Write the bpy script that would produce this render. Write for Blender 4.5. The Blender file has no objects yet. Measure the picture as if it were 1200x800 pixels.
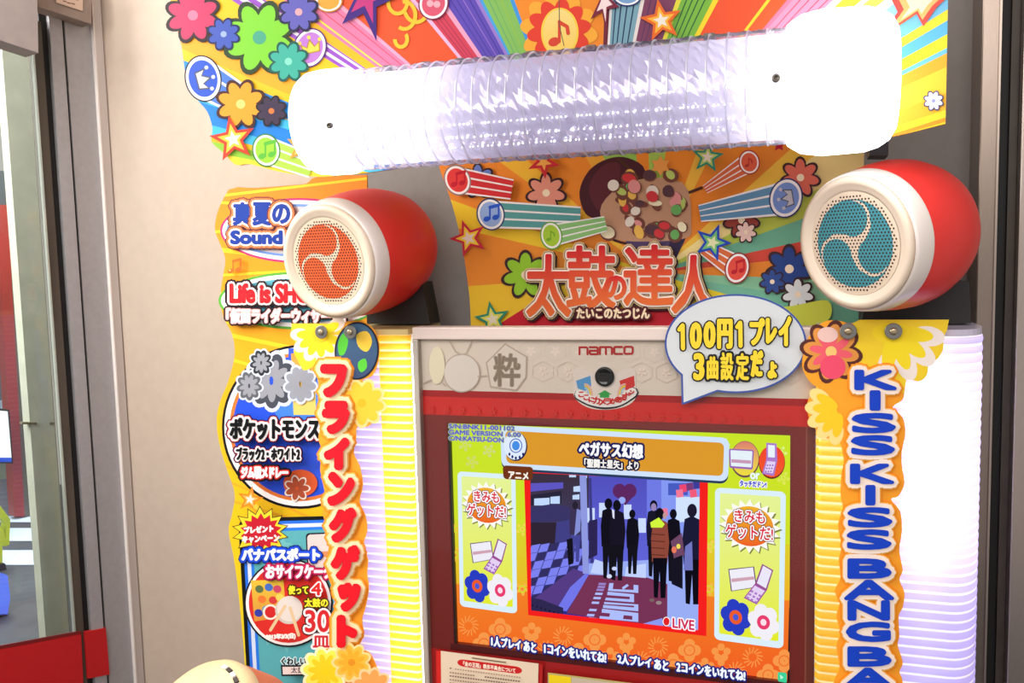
import bpy, bmesh, math, random
import numpy as np
from mathutils import Vector, Matrix, Quaternion

random.seed(7)
scene = bpy.context.scene
COL = scene.collection

# ------------------------------------------------------------------ camera
CAM = np.array([0.7244, -1.7549, 1.8333])
RIGHT = np.array([0.950753, 0.308968, -0.024639])
DOWN = np.array([0.004879, -0.094405, -0.995522])
FWD = np.array([-0.309911, 0.946375, -0.091263])
F = 1050.0
cam_data = bpy.data.cameras.new('camera')
cam_data.sensor_width = 36.0
cam_data.lens = F / 1200.0 * 36.0
cam_data.clip_start = 0.02
cam_obj = bpy.data.objects.new('camera', cam_data)
COL.objects.link(cam_obj)
m = Matrix.Identity(4)
for i in range(3):
    m[i][0] = RIGHT[i]; m[i][1] = -DOWN[i]; m[i][2] = -FWD[i]; m[i][3] = CAM[i]
cam_obj.matrix_world = m
scene.camera = cam_obj

# ------------------------------------------------------------------ world, lights, exposure
scene.view_settings.view_transform = 'Standard'
scene.view_settings.look = 'None'
scene.view_settings.gamma = 1.0
scene.view_settings.exposure = 0.0
scene.view_settings.use_curve_mapping = False
world = bpy.data.worlds.new('world'); scene.world = world
world.use_nodes = True
bg = world.node_tree.nodes['Background']
bg.inputs[0].default_value = (1.0, 0.93, 0.88, 1)
bg.inputs[1].default_value = 0.6
scene.cycles.use_denoising = True
scene.cycles.max_bounces = 10
scene.cycles.transparent_max_bounces = 16
scene.cycles.caustics_reflective = False
scene.cycles.caustics_refractive = False
scene.cycles.sample_clamp_indirect = 6.0

def area_light(name, loc, target, sx, sy, energy, color=(1, 0.95, 0.9)):
    d = bpy.data.lights.new(name, 'AREA'); d.shape = 'RECTANGLE'; d.size = sx; d.size_y = sy
    d.energy = energy; d.color = color
    o = bpy.data.objects.new(name, d); COL.objects.link(o)
    o.location = loc
    o.rotation_euler = (Vector(target) - Vector(loc)).to_track_quat('-Z', 'Y').to_euler()
    return o
area_light('ceiling_light', (0.3, -3.3, 3.1), (0.3, 0.0, 1.3), 3.2, 1.2, 64)
area_light('ceiling_light', (-0.9, -0.9, 3.3), (-0.9, 0.2, 0.8), 0.8, 0.8, 14)

# ------------------------------------------------------------------ pixel <-> world helpers
def rays(px, py):
    px = np.asarray(px, float); py = np.asarray(py, float)
    return ((px - 600) / F)[..., None] * RIGHT + ((py - 400) / F)[..., None] * DOWN + FWD

class Plane:
    """A plane in the room; maps photo pixels to points on it, z metres towards the viewer."""
    def __init__(self, p0, n):
        self.p0 = np.asarray(p0, float); n = np.asarray(n, float); n = n / np.linalg.norm(n)
        if np.dot(n, CAM - self.p0) < 0: n = -n
        self.n = n
    def pts(self, px, py, z=0.0):
        d = rays(px, py); z = np.asarray(z, float)
        t = (np.dot(self.p0 - CAM, self.n) + z) / (d @ self.n)
        return CAM + d * t[..., None]
    def at(self, px, py, z=0.0):
        return Vector(self.pts(np.array([px]), np.array([py]), z)[0])
def YP(y): return Plane((0, y, 0), (0, -1, 0))
class Local:
    """Local x,y drawing surface on a tilted disc: origin, two axes, normal."""
    def __init__(self, o, u, v, n): self.o, self.u, self.v, self.n = [np.asarray(a, float) for a in (o, u, v, n)]
    def pts(self, px, py, z=0.0):
        px = np.asarray(px, float)[..., None]; py = np.asarray(py, float)[..., None]; z = np.broadcast_to(np.asarray(z, float), px.shape[:-1])[..., None]
        return self.o + px * self.u + py * self.v + z * self.n

# ------------------------------------------------------------------ materials
def lin(c):
    out = []
    for v in c[:3]:
        v = v / 255.0
        out.append(v / 12.92 if v <= 0.04045 else ((v + 0.055) / 1.055) ** 2.4)
    return (out[0], out[1], out[2], 1.0)
def principled(name, col, rough=0.5, metal=0.0, spec=0.5, coat=0.0):
    mt = bpy.data.materials.new(name); mt.use_nodes = True
    b = mt.node_tree.nodes['Principled BSDF']
    b.inputs['Base Color'].default_value = lin(col); b.inputs['Roughness'].default_value = rough
    b.inputs['Metallic'].default_value = metal; b.inputs['Specular IOR Level'].default_value = spec
    b.inputs['Coat Weight'].default_value = coat
    return mt
def noisy(name, c1, c2, scale=8.0, rough=0.5, metal=0.0, stretch=(1, 1, 1), bump=0.0, spec=0.5):
    mt = principled(name, c1, rough, metal, spec)
    nt = mt.node_tree; b = nt.nodes['Principled BSDF']
    tc = nt.nodes.new('ShaderNodeTexCoord'); mp = nt.nodes.new('ShaderNodeMapping'); mp.inputs['Scale'].default_value = stretch
    nz = nt.nodes.new('ShaderNodeTexNoise'); nz.inputs['Scale'].default_value = scale; nz.inputs['Detail'].default_value = 5
    rp = nt.nodes.new('ShaderNodeValToRGB'); rp.color_ramp.elements[0].color = lin(c1); rp.color_ramp.elements[1].color = lin(c2)
    rp.color_ramp.elements[0].position = 0.3; rp.color_ramp.elements[1].position = 0.7
    nt.links.new(tc.outputs['Object'], mp.inputs[0]); nt.links.new(mp.outputs[0], nz.inputs['Vector'])
    nt.links.new(nz.outputs['Fac'], rp.inputs[0]); nt.links.new(rp.outputs[0], b.inputs['Base Color'])
    if bump:
        bp = nt.nodes.new('ShaderNodeBump'); bp.inputs['Strength'].default_value = bump; bp.inputs['Distance'].default_value = 0.002
        nt.links.new(nz.outputs['Fac'], bp.inputs['Height']); nt.links.new(bp.outputs[0], b.inputs['Normal'])
    return mt
def emission(name, col, strength):
    mt = bpy.data.materials.new(name); mt.use_nodes = True; nt = mt.node_tree
    nt.nodes.clear(); e = nt.nodes.new('ShaderNodeEmission'); o = nt.nodes.new('ShaderNodeOutputMaterial')
    e.inputs[0].default_value = lin(col); e.inputs[1].default_value = strength
    nt.links.new(e.outputs[0], o.inputs[0]); return mt
def print_material(name, rough=0.5, spec=0.18):
    mt = principled(name, (255, 255, 255), rough, 0, spec); nt = mt.node_tree
    a = nt.nodes.new('ShaderNodeAttribute'); a.attribute_name = 'ink'
    nt.links.new(a.outputs['Color'], nt.nodes['Principled BSDF'].inputs['Base Color']); return mt
def screen_material(name, strength):
    mt = bpy.data.materials.new(name); mt.use_nodes = True; nt = mt.node_tree; nt.nodes.clear()
    a = nt.nodes.new('ShaderNodeAttribute'); a.attribute_name = 'ink'
    e = nt.nodes.new('ShaderNodeEmission'); e.inputs[1].default_value = strength
    o = nt.nodes.new('ShaderNodeOutputMaterial')
    nt.links.new(a.outputs['Color'], e.inputs[0]); nt.links.new(e.outputs[0], o.inputs[0]); return mt
def glass_material(name, tint=(235, 245, 240), ior=1.45, rough=0.02):
    mt = bpy.data.materials.new(name); mt.use_nodes = True; nt = mt.node_tree; nt.nodes.clear()
    t = nt.nodes.new('ShaderNodeBsdfTransparent'); t.inputs[0].default_value = lin(tint)
    g = nt.nodes.new('ShaderNodeBsdfGlossy'); g.inputs['Roughness'].default_value = rough
    fr = nt.nodes.new('ShaderNodeFresnel'); fr.inputs[0].default_value = ior
    mx = nt.nodes.new('ShaderNodeMixShader'); o = nt.nodes.new('ShaderNodeOutputMaterial')
    nt.links.new(fr.outputs[0], mx.inputs[0]); nt.links.new(t.outputs[0], mx.inputs[1]); nt.links.new(g.outputs[0], mx.inputs[2])
    nt.links.new(mx.outputs[0], o.inputs[0]); return mt

INK = print_material('printed_board')
INK_GLOSS = print_material('glossy_print', 0.22, 0.5)
SCREEN = screen_material('lcd_picture', 1.05)

# ------------------------------------------------------------------ object helpers
def tag(o, label=None, cat=None, group=None, kind=None):
    if label: o['label'] = label
    if cat: o['category'] = cat
    if group: o['group'] = group
    if kind: o['kind'] = kind
    return o
def empty(name, loc=(0, 0, 0)):
    o = bpy.data.objects.new(name, None); COL.objects.link(o); o.location = loc; o.empty_display_size = 0.05; return o
def link(name, me, mat=None, parent=None, smooth=False):
    o = bpy.data.objects.new(name, me); COL.objects.link(o)
    if mat is not None and len(me.materials) == 0: me.materials.append(mat)
    if parent is not None:
        o.parent = parent
        o.matrix_parent_inverse = parent_world(parent).inverted()
    if smooth:
        me.polygons.foreach_set('use_smooth', [True] * len(me.polygons))
    return o
def parent_world(p):
    mt = Matrix.Translation(p.location) if p.parent is None else parent_world(p.parent) @ p.matrix_parent_inverse @ Matrix.Translation(p.location)
    return mt
def mesh(name, verts, faces, mat=None, parent=None, smooth=False):
    me = bpy.data.meshes.new(name); me.from_pydata([tuple(v) for v in verts], [], [tuple(f) for f in faces]); me.update()
    bm = bmesh.new(); bm.from_mesh(me); bmesh.ops.recalc_face_normals(bm, faces=bm.faces); bm.to_mesh(me); bm.free()
    return link(name, me, mat, parent, smooth)
def bm_obj(name, bm, mat=None, parent=None, smooth=False, bevel=0.0):
    if bevel:
        bmesh.ops.bevel(bm, geom=[e for e in bm.edges if e.calc_length() > bevel * 2.2], offset=bevel, segments=2, affect='EDGES', profile=0.6)
    bmesh.ops.recalc_face_normals(bm, faces=bm.faces)
    me = bpy.data.meshes.new(name); bm.to_mesh(me); bm.free()
    return link(name, me, mat, parent, smooth)
def add_box(bm, lo, hi):
    v = [bm.verts.new((x, y, z)) for x in (lo[0], hi[0]) for y in (lo[1], hi[1]) for z in (lo[2], hi[2])]
    for f in ((0, 1, 3, 2), (4, 6, 7, 5), (0, 4, 5, 1), (2, 3, 7, 6), (0, 2, 6, 4), (1, 5, 7, 3)): bm.faces.new([v[i] for i in f])
def box(name, lo, hi, mat, parent=None, bevel=0.0):
    bm = bmesh.new(); add_box(bm, lo, hi); return bm_obj(name, bm, mat, parent, bevel=bevel)
def prism(name, front, back, mat, parent=None):
    n = len(front); vs = list(front) + list(back)
    fs = [tuple(range(n)), tuple(range(2 * n - 1, n - 1, -1))] + [(i, (i + 1) % n, n + (i + 1) % n, n + i) for i in range(n)]
    return mesh(name, vs, fs, mat, parent)
def lathe(profile, n=64, cap0=False, cap1=False):
    """profile of (axial, radius) around local +Z; returns verts, faces"""
    vs, fs = [], []
    for a, r in profile:
        for k in range(n):
            t = 2 * math.pi * k / n; vs.append((r * math.cos(t), r * math.sin(t), a))
    for i in range(len(profile) - 1):
        for k in range(n):
            fs.append((i * n + k, i * n + (k + 1) % n, (i + 1) * n + (k + 1) % n, (i + 1) * n + k))
    if cap0: fs.append(tuple(range(n - 1, -1, -1)))
    if cap1: fs.append(tuple((len(profile) - 1) * n + k for k in range(n)))
    return vs, fs
def xform(vs, M): return [M @ Vector(v) for v in vs]
def frame(o, axis, up=(0, 0, 1)):
    """matrix whose +Z is axis"""
    z = Vector(axis).normalized(); x = Vector(up).cross(z).normalized(); y = z.cross(x)
    M = Matrix.Identity(4)
    for i in range(3): M[i][0], M[i][1], M[i][2], M[i][3] = x[i], y[i], z[i], o[i]
    return M

# ------------------------------------------------------------------ text outlines
_cache = {}
def glyphs(s):
    if s in _cache: return _cache[s]
    cu = bpy.data.curves.new('txt', 'FONT'); cu.body = s; cu.resolution_u = 3; cu.size = 1.0
    ob = bpy.data.objects.new('txt', cu); COL.objects.link(ob)
    dg = bpy.context.evaluated_depsgraph_get(); dg.update()
    me = bpy.data.meshes.new_from_object(ob.evaluated_get(dg))
    bm = bmesh.new(); bm.from_mesh(me); bmesh.ops.remove_doubles(bm, verts=bm.verts, dist=1e-5)
    bm.verts.index_update()
    V = np.array([v.co[:2] for v in bm.verts]) if len(bm.verts) else np.zeros((0, 2))
    T = [tuple(v.index for v in f.verts) for f in bm.faces]
    E = np.array([(e.verts[0].index, e.verts[1].index) for e in bm.edges if len(e.link_faces) == 1], int).reshape(-1, 2)
    bm.free(); bpy.data.meshes.remove(me); bpy.data.objects.remove(ob); bpy.data.curves.remove(cu)
    if len(V):
        lo, hi = V.min(0), V.max(0); V = (V - lo) / np.maximum(hi - lo, 1e-6)
    _cache[s] = (V, T, E)
    return _cache[s]

# ------------------------------------------------------------------ the print shop: flat shapes in ink on a surface
class Art:
    def __init__(self, plane, z0=0.0006, dz=0.00004):
        self.pl, self.z, self.dz = plane, z0, dz
        self.v, self.f, self.c, self.n = [], [], [], 0; self.gain = 1.0          # how dense the ink is
    def add(self, P, faces, col, col2=None, zoff=None):
        P = np.asarray(P, float).reshape(-1, 2); self.z += self.dz
        zz = np.full(len(P), self.z)
        if zoff is not None: zz = zz + zoff; self.z = float(zz.max())
        self.v.append(self.pl.pts(P[:, 0], P[:, 1], zz))
        a = np.array(lin(col))
        if col2 is None: C = np.tile(a, (len(P), 1))
        else:
            y = P[:, 1]; t = ((y - y.min()) / max(1e-9, y.max() - y.min()))[:, None]
            C = a * (1 - t) + np.array(lin(col2)) * t
        C[:, :3] *= self.gain
        self.c.append(C)
        self.f += [tuple(i + self.n for i in f) for f in faces]; self.n += len(P)
    def poly(self, pts, col, col2=None): self.add(pts, [tuple(range(len(pts)))], col, col2)
    def ell(self, cx, cy, rx, ry, col, rot=0.0, n=40, col2=None):
        t = np.linspace(0, 2 * math.pi, n, endpoint=False); r = math.radians(rot)
        x, y = rx * np.cos(t), ry * np.sin(t)
        self.poly(np.stack([cx + x * math.cos(r) - y * math.sin(r), cy + x * math.sin(r) + y * math.cos(r)], 1), col, col2)
    def ring(self, cx, cy, rx, ry, w, col, rot=0.0, n=40, a0=0, a1=360):
        full = a1 - a0 >= 360
        t = np.radians(np.linspace(a0, a1, n + 1)); r = math.radians(rot); P = []
        for k in (1.0, -1.0):
            x, y = (rx + k * w / 2) * np.cos(t), (ry + k * w / 2) * np.sin(t)
            P.append(np.stack([cx + x * math.cos(r) - y * math.sin(r), cy + x * math.sin(r) + y * math.cos(r)], 1))
        P = np.concatenate(P); self.add(P, [(i, i + 1, n + 2 + i, n + 1 + i) for i in range(n)], col)
    def star(self, cx, cy, ro, ri, col, n=5, rot=-90.0, sx=1.0, sy=1.0):
        P = []
        for k in range(2 * n):
            a = math.radians(rot + 180.0 * k / n); r = ro if k % 2 == 0 else ri
            P.append((cx + r * math.cos(a) * sx, cy + r * math.sin(a) * sy))
        self.poly(P, col)
    def line(self, pts, w, col, closed=False, n=8):
        pts = np.asarray(pts, float); N = len(pts)
        E = [(i, (i + 1) % N) for i in range(N if closed else N - 1)]
        self.thick(pts, np.array(E, int), w / 2, col, n)
    def thick(self, V, E, r, col, n=6, tris=None, col2=None):
        V = np.asarray(V, float); P, Fc, Z = [], [], []
        k0 = 0; e_ = 3e-6; zn = 0
        if tris is not None: P.append(V); Fc += tris; k0 = len(V); Z.append(np.zeros(len(V)))
        if r > 0 and len(E):
            A, B = V[E[:, 0]], V[E[:, 1]]; d = B - A; L = np.linalg.norm(d, axis=1, keepdims=True); L[L < 1e-9] = 1
            nn = np.stack([-d[:, 1], d[:, 0]], 1) / L * r
            Q = np.stack([A + nn, B + nn, B - nn, A - nn], 1).reshape(-1, 2); P.append(Q); Z.append(np.repeat(np.arange(1, len(E) + 1) * e_, 4)); zn = len(E) + 1
            Fc += [(k0 + 4 * i, k0 + 4 * i + 1, k0 + 4 * i + 2, k0 + 4 * i + 3) for i in range(len(E))]; k0 += len(Q)
            if n:
                U = np.unique(E.ravel()); t = np.linspace(0, 2 * math.pi, n, endpoint=False)
                D = V[U][:, None, :] + r * np.stack([np.cos(t), np.sin(t)], 1)[None]
                P.append(D.reshape(-1, 2)); Z.append(np.repeat((zn + np.arange(len(U))) * e_, n)); Fc += [tuple(k0 + n * i + j for j in range(n)) for i in range(len(U))]
        if P: self.add(np.concatenate(P), Fc, col, col2, np.concatenate(Z))
    def text(self, s, quad, layers):
        """quad: (x0,y0,x1,y1) or (TL,TR,BL). layers: list of (grow px, colour[, colour2]) from the outermost in"""
        V, T, E = glyphs(s)
        if not len(V): return
        if len(quad) == 4: tl, tr, bl = (quad[0], quad[1]), (quad[2], quad[1]), (quad[0], quad[3])
        else: tl, tr, bl = quad
        tl, tr, bl = np.array(tl, float), np.array(tr, float), np.array(bl, float)
        P = tl + V[:, :1] * (tr - tl) + (1 - V[:, 1:2]) * (bl - tl)
        for L in layers:
            self.thick(P, E, L[0], L[1], 6 if L[0] > 0.9 else 0, T, L[2] if len(L) > 2 else None)
    def clip_wedge(self, outline, a, b, c, col, col2=None):
        P = clip_convex([tuple(p) for p in outline], [a, b, c])
        if len(P) >= 3: self.poly(P, col, col2)
    def build(self, name, mat, parent=None):
        me = bpy.data.meshes.new(name)
        me.from_pydata(np.concatenate(self.v).tolist(), [], self.f)
        at = me.attributes.new('ink', 'FLOAT_COLOR', 'POINT'); at.data.foreach_set('color', np.concatenate(self.c).astype(np.float32).ravel())
        return link(name, me, mat, parent)
def clip_convex(subj, tri):
    area = sum(tri[i][0] * tri[(i + 1) % len(tri)][1] - tri[(i + 1) % len(tri)][0] * tri[i][1] for i in range(len(tri)))
    if area < 0: tri = tri[::-1]
    out = subj
    for i in range(len(tri)):
        a, b = tri[i], tri[(i + 1) % len(tri)]; inp, out = out, []
        side = lambda p: (b[0] - a[0]) * (p[1] - a[1]) - (b[1] - a[1]) * (p[0] - a[0])
        for j in range(len(inp)):
            p, q = inp[j], inp[(j + 1) % len(inp)]; sp, sq = side(p), side(q)
            if sp >= 0: out.append(p)
            if (sp >= 0) != (sq >= 0):
                t = sp / (sp - sq); out.append((p[0] + t * (q[0] - p[0]), p[1] + t * (q[1] - p[1])))
        if not out: break
    return out
def board(name, plane, outline, thick, edge_col, parent=None):
    """solid sheet with the outline given as seen, its face on the plane, thickness going back"""
    o = np.array(outline, float)
    fr = plane.pts(o[:, 0], o[:, 1], 0.0)
    bk = fr - plane.n * thick
    return prism(name, [Vector(p) for p in fr], [Vector(p) for p in bk], edge_col, parent)
def smooth_path(pts, k=4, closed=False):
    """Catmull-Rom through the points"""
    P = [np.array(p, float) for p in pts]; n = len(P); out = []
    for i in range(n if closed else n - 1):
        g = (lambda j: P[j % n]) if closed else (lambda j: P[min(max(j, 0), n - 1)])
        p0, p1, p2, p3 = g(i - 1), g(i), g(i + 1), g(i + 2)
        for t in np.linspace(0, 1, k, endpoint=False):
            out.append(tuple(0.5 * (2 * p1 + (p2 - p0) * t + (2 * p0 - 5 * p1 + 4 * p2 - p3) * t * t + (3 * p1 - p0 - 3 * p2 + p3) * t ** 3)))
    if not closed: out.append(tuple(P[-1]))
    return out
# small printed motifs
def note(a, x, y, s, col, double=False, hi=None):
    a.ell(x - s * .35, y + s * .5, s * .32, s * .24, col, -20, 14)
    a.line([(x - s * .07, y + s * .5), (x - s * .07, y - s * .6)], s * .16, col)
    if double:
        a.ell(x + s * .45, y + s * .35, s * .32, s * .24, col, -20, 14)
        a.line([(x + s * .72, y + s * .3), (x + s * .72, y - s * .75)], s * .16, col)
        a.line([(x - s * .07, y - s * .55), (x + s * .72, y - s * .75)], s * .3, col)
    else:
        a.line([(x - s * .07, y - s * .55), (x + s * .35, y - s * .3), (x + s * .4, y + s * .05)], s * .2, col)
    if hi: a.ell(x - s * .42, y + s * .42, s * .1, s * .09, hi, 0, 8)
def crown(a, x, y, s, col, dark, rot=0):
    r = math.radians(rot)
    def R(p): return [(x + s * (u * math.cos(r) - v * math.sin(r)), y + s * (u * math.sin(r) + v * math.cos(r))) for u, v in p]
    a.poly(R([(-.7, .6), (-.85, -.35), (-.35, .05), (0, -.65), (.35, .05), (.85, -.35), (.7, .6)]), dark)
    a.poly(R([(-.6, .5), (-.72, -.15), (-.3, .15), (0, -.42), (.3, .15), (.72, -.15), (.6, .5)]), col)
    for u, v in ((-.85, -.42), (0, -.75), (.85, -.42)):
        q = R([(u, v)])[0]; a.ell(q[0], q[1], s * .16, s * .16, col, 0, 10)
def badge(a, x, y, rx, ry, rot, body, rim, face, to=None, trail=None, w=None):
    """round note token with the streak it leaves"""
    if to is not None:
        d = np.array(to, float) - (x, y); L = np.linalg.norm(d); d /= L; nrm = np.array([-d[1], d[0]]); R = (rx + ry) / 2
        w = w if w is not None else R * .8
        p = np.array([x, y], float); q = np.array(to, float)
        a.poly([p + nrm * R, q + nrm * w, q - nrm * w, p - nrm * R], (245, 240, 240))
        for k, t in enumerate((-.62, 0, .62)):
            a.poly([p + nrm * R * (t + .24), q + nrm * w * (t + .24), q + nrm * w * (t - .24), p + nrm * R * (t - .24)], trail)
    a.ell(x, y, rx + 1.6, ry + 1.6, rim, rot); a.ell(x, y, rx, ry, (248, 245, 245), rot)
    a.ell(x, y, rx * .84, ry * .84, body, rot)
def bigstar(a, x, y, r, outer, mid, inner, rot=-90, sx=1, sy=1):
    a.star(x, y, r, r * .42, outer, 5, rot, sx, sy); a.star(x, y, r * .66, r * .28, mid, 5, rot, sx, sy); a.star(x, y, r * .38, r * .16, inner, 5, rot, sx, sy)
def daisy(a, x, y, r, petal, rim, n=8, rot=0, core=None, sx=1.0, sy=1.0, inner=None):
    def petals(rr, wd, col):
        for k in range(n):
            t = math.radians(rot + 360 * k / n)
            a.ell(x + sx * rr * .58 * math.cos(t), y + sy * rr * .58 * math.sin(t), rr * .44 * (sx + sy) / 2, wd, col, math.degrees(math.atan2(math.sin(t) * sy, math.cos(t) * sx)), 16)
    if rim: petals(r * 1.12, r * .33, rim)
    petals(r * .98, r * .25, petal)
    if inner: petals(r * .76, r * .14, inner)
    if core: a.ell(x, y, r * .2 * sx, r * .2 * sy, core, 0, 16)
def burst(a, x, y, rx, ry, n, depth, col, rot=0):
    P = []
    for k in range(2 * n):
        t = math.radians(rot + 180 * k / n); s = 1.0 if k % 2 == 0 else 1 - depth
        P.append((x + rx * s * math.cos(t), y + ry * s * math.sin(t)))
    a.poly(P, col)
def rrect(x0, y0, x1, y1, r, k=5):
    P = []
    for cx, cy, a0 in ((x1 - r, y0 + r, -90), (x1 - r, y1 - r, 0), (x0 + r, y1 - r, 90), (x0 + r, y0 + r, 180)):
        for i in range(k + 1):
            t = math.radians(a0 + 90 * i / k); P.append((cx + r * math.cos(t), cy + r * math.sin(t)))
    return P
class Warp:
    """draw in a flat rectangle (0..w, 0..h) that lands on a quadrilateral of the photo"""
    def __init__(self, w, h, tl, tr, br, bl):
        src = [(0, 0), (w, 0), (w, h), (0, h)]; A, b = [], []
        for (x, y), (X, Y) in zip(src, (tl, tr, br, bl)):
            A += [[x, y, 1, 0, 0, 0, -X * x, -X * y], [0, 0, 0, x, y, 1, -Y * x, -Y * y]]; b += [X, Y]
        self.h = np.append(np.linalg.solve(np.array(A, float), np.array(b, float)), 1).reshape(3, 3)
    def __call__(self, P):
        P = np.asarray(P, float); Q = np.concatenate([P, np.ones((len(P), 1))], 1) @ self.h.T
        return Q[:, :2] / Q[:, 2:]

# ================================================================== the room
WALL_Y = 0.36
wall_paint = noisy('painted_wall', (184, 166, 150), (190, 172, 156), 30, 0.7)
grey_metal = noisy('grey_frame_paint', (164, 162, 164), (172, 170, 172), 60, 0.45, 0.2)
light_metal = principled('aluminium_edge', (205, 196, 190), 0.4, 0.2)
dark_rubber = principled('dark_gasket', (22, 20, 18), 0.6)
bronze = noisy('brown_grey_edge', (78, 70, 60), (96, 88, 76), 20, 0.5, 0.2, (1, 1, .1))
black_plastic = principled('black_plastic', (20, 20, 20), 0.5)
pl_wall = YP(WALL_Y)
corner = pl_wall.at(141, 400)
wd = Vector((0.345, 0.9386, 0)).normalized()        # the entrance wall runs this way into the corner
pl_door = Plane((corner.x, corner.y, 0), (wd.y, -wd.x, 0))
dn = Vector(pl_door.n)
box('wall_back', (corner.x - 0.02, WALL_Y, 0), (2.2, WALL_Y + 0.12, 3.1), wall_paint)
COL.objects['wall_back']['kind'] = 'structure'
gx = pl_wall.at(392, 300).x
wp = box('wall_panel_back', (gx, WALL_Y - .012, 0), (2.1, WALL_Y - .0005, 3.1), noisy('grey_wall_panel', (126, 119, 115), (132, 125, 121), 30, 0.6)); wp['kind'] = 'structure'
floor = box('floor', (-7, -3.4, -0.05), (2.6, 9, 0), noisy('dark_paving', (58, 60, 66), (74, 76, 80), 6, 0.6)); floor['kind'] = 'structure'

def s_at(px, y=400):                                 # distance along the entrance wall seen at that pixel
    p = pl_door.at(px, y); return (p - Vector((corner.x, corner.y, 0))).dot(wd)
def strip(name, x0, x1, y, mat, out=0.0, depth=0.04, z0=0.0, z1=3.1, parent=None):
    """upright member of the entrance wall between two pixels at height y; out = how far it stands proud"""
    a, b = s_at(x0, y), s_at(x1, y)
    o = Vector((corner.x, corner.y, 0)); fr = []
    for s, z in ((a, z0), (b, z0), (b, z1), (a, z1)):
        q = o + wd * s; fr.append(Vector((q.x, q.y, z)) + dn * out)
    return prism(name, fr, [p - dn * depth for p in fr], mat, parent)
for nm, x0, x1, mat, out in (('trim_1', 132, 141, light_metal, .012), ('trim_8', 130.6, 132, principled('lip_highlight', (235, 226, 220), .35), .014), ('trim_2', 101, 130.6, grey_metal, 0), ('trim_3', 97.5, 101, dark_rubber, -.006),  # trim_8: highlight along the trim's edge, painted as a pale strip
                             ('trim_4', 83, 97.5, grey_metal, .004), ('trim_5', 74.5, 83, dark_rubber, -.012)):
    strip(nm, x0, x1, 400, mat, out)['kind'] = 'structure'

ZD = Plane(pl_door.p0 + pl_door.n * 0.05, pl_door.n).at(107, 29).z - .004
# sliding glass door in the entrance wall
door = empty('glass_door', tuple(Vector((corner.x, corner.y, 0)) + wd * s_at(66, 400)))
tag(door, 'sliding glass entrance door with brown-grey edge and red band', 'door')
strip('door_edge', 63.5, 74.5, 400, bronze, 0.0, 0.035, 0.02, ZD, door)
strip('edge_strip', 61.5, 63.5, 400, principled('bright_edge', (215, 225, 215), 0.15, 0.5), 0.006, 0.012, 0.02, ZD, door)
strip('glass_pane', -260, 61.5, 400, glass_material('door_glass', (246, 250, 247)), -0.010, 0.008, 0.02, ZD, door)
pl_band = Plane(pl_door.p0 + pl_door.n * 0.008, pl_door.n)
red_film = principled('red_film', (196, 20, 26), 0.5)
def band(name, pts, mat, th=0.004, parent=door):
    P = np.array(pts, float); f = pl_band.pts(P[:, 0], P[:, 1])
    return prism(name, [Vector(p) for p in f], [Vector(p - pl_band.n * th) for p in f], mat, parent)
rb = band('red_band', [(-120, 783), (95, 742), (101, 872), (-120, 930)], red_film)
rb2 = band('red_band', [(99, 740.5), (124, 735.5), (128.5, 790), (103, 795)], red_film, 0.012)
rb3 = band('band_border', [(-120, 778), (94.5, 739), (95, 743), (-120, 784)], principled('dark_red_film', (120, 28, 28), 0.4))
# cover plates above the door
pl_hdr = Plane(pl_door.p0 + pl_door.n * 0.05, pl_door.n)
def plate(name, pts, th, mat, parent=None, pl=pl_hdr):
    P = np.array(pts, float); f = pl.pts(P[:, 0], P[:, 1])
    return prism(name, [Vector(p) for p in f], [Vector(p - pl.n * th) for p in f], mat, parent)
hp = plate('door_header_panel', [(-150, -38), (-150, -160), (108, -140), (107, 28), (45, 8), (0, -7)], 0.05, noisy('header_paint', (136, 118, 108), (146, 128, 116), 30, .5))
tag(hp, 'taupe header box running above the glass door with paper notice', 'header panel')
dp = plate('door_drive_cover', [(-150, -30), (-150, -120), (42, -70), (45, 62), (0, 47), (-150, -2)], 0.072, noisy('cover_paint', (160, 148, 146), (168, 156, 152), 30, .5), None, Plane(pl_door.p0 + pl_door.n * 0.13, pl_door.n))
tag(dp, 'pale grey-mauve cover plate hanging over the top of the glass door', 'cover plate')
nt_ = Art(Plane(pl_hdr.p0 + pl_hdr.n * 0.003, pl_hdr.n))
nt_.poly([(64, -40), (98, -28), (97, 13), (66, 3)], (205, 178, 158))
for k, (x, y) in enumerate(((74, 1), (79, 3), (84, 4), (75, -6), (82, -3), (88, -1))):
    nt_.line([(x, y), (x + 3.5, y + 1)], 1.4, (120, 92, 80))
pn = nt_.build('paper_notice', INK); tag(pn, 'small beige paper notice stuck on the taupe door header', 'notice')

# ---- the street seen through the door
Z0 = 0.003
def ground(px, py):
    d = rays(np.array([px]), np.array([py]))[0]; t = -CAM[2] / d[2]; return Vector(CAM + d * t)
stone = noisy('column_stone', (160, 160, 148), (172, 172, 160), 14, 0.4)
pl_col = Plane(pl_door.p0 - pl_door.n * 0.55, pl_door.n)
a_, b_, c_ = pl_col.at(23, 400), pl_col.at(54, 400), pl_col.at(80, 400)
col_e = empty('stone_column', (a_.x, a_.y, 0)); tag(col_e, 'pale greenish-grey tiled column standing outside behind the glass door', 'column')
w1, w2 = Vector((b_.x - a_.x, b_.y - a_.y, 0)), Vector((c_.x - b_.x, c_.y - b_.y, 0))
dnn = dn * -0.05
def colbox(name, p, q, extra, mat, z0=0, z1=3.4):
    fr = [Vector((p.x, p.y, z0)), Vector((q.x, q.y, z0)), Vector((q.x, q.y, z1)), Vector((p.x, p.y, z1))]
    fr = [v + dn * extra for v in fr]
    return prism(name, fr, [v + dnn for v in fr], mat, col_e)
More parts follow.
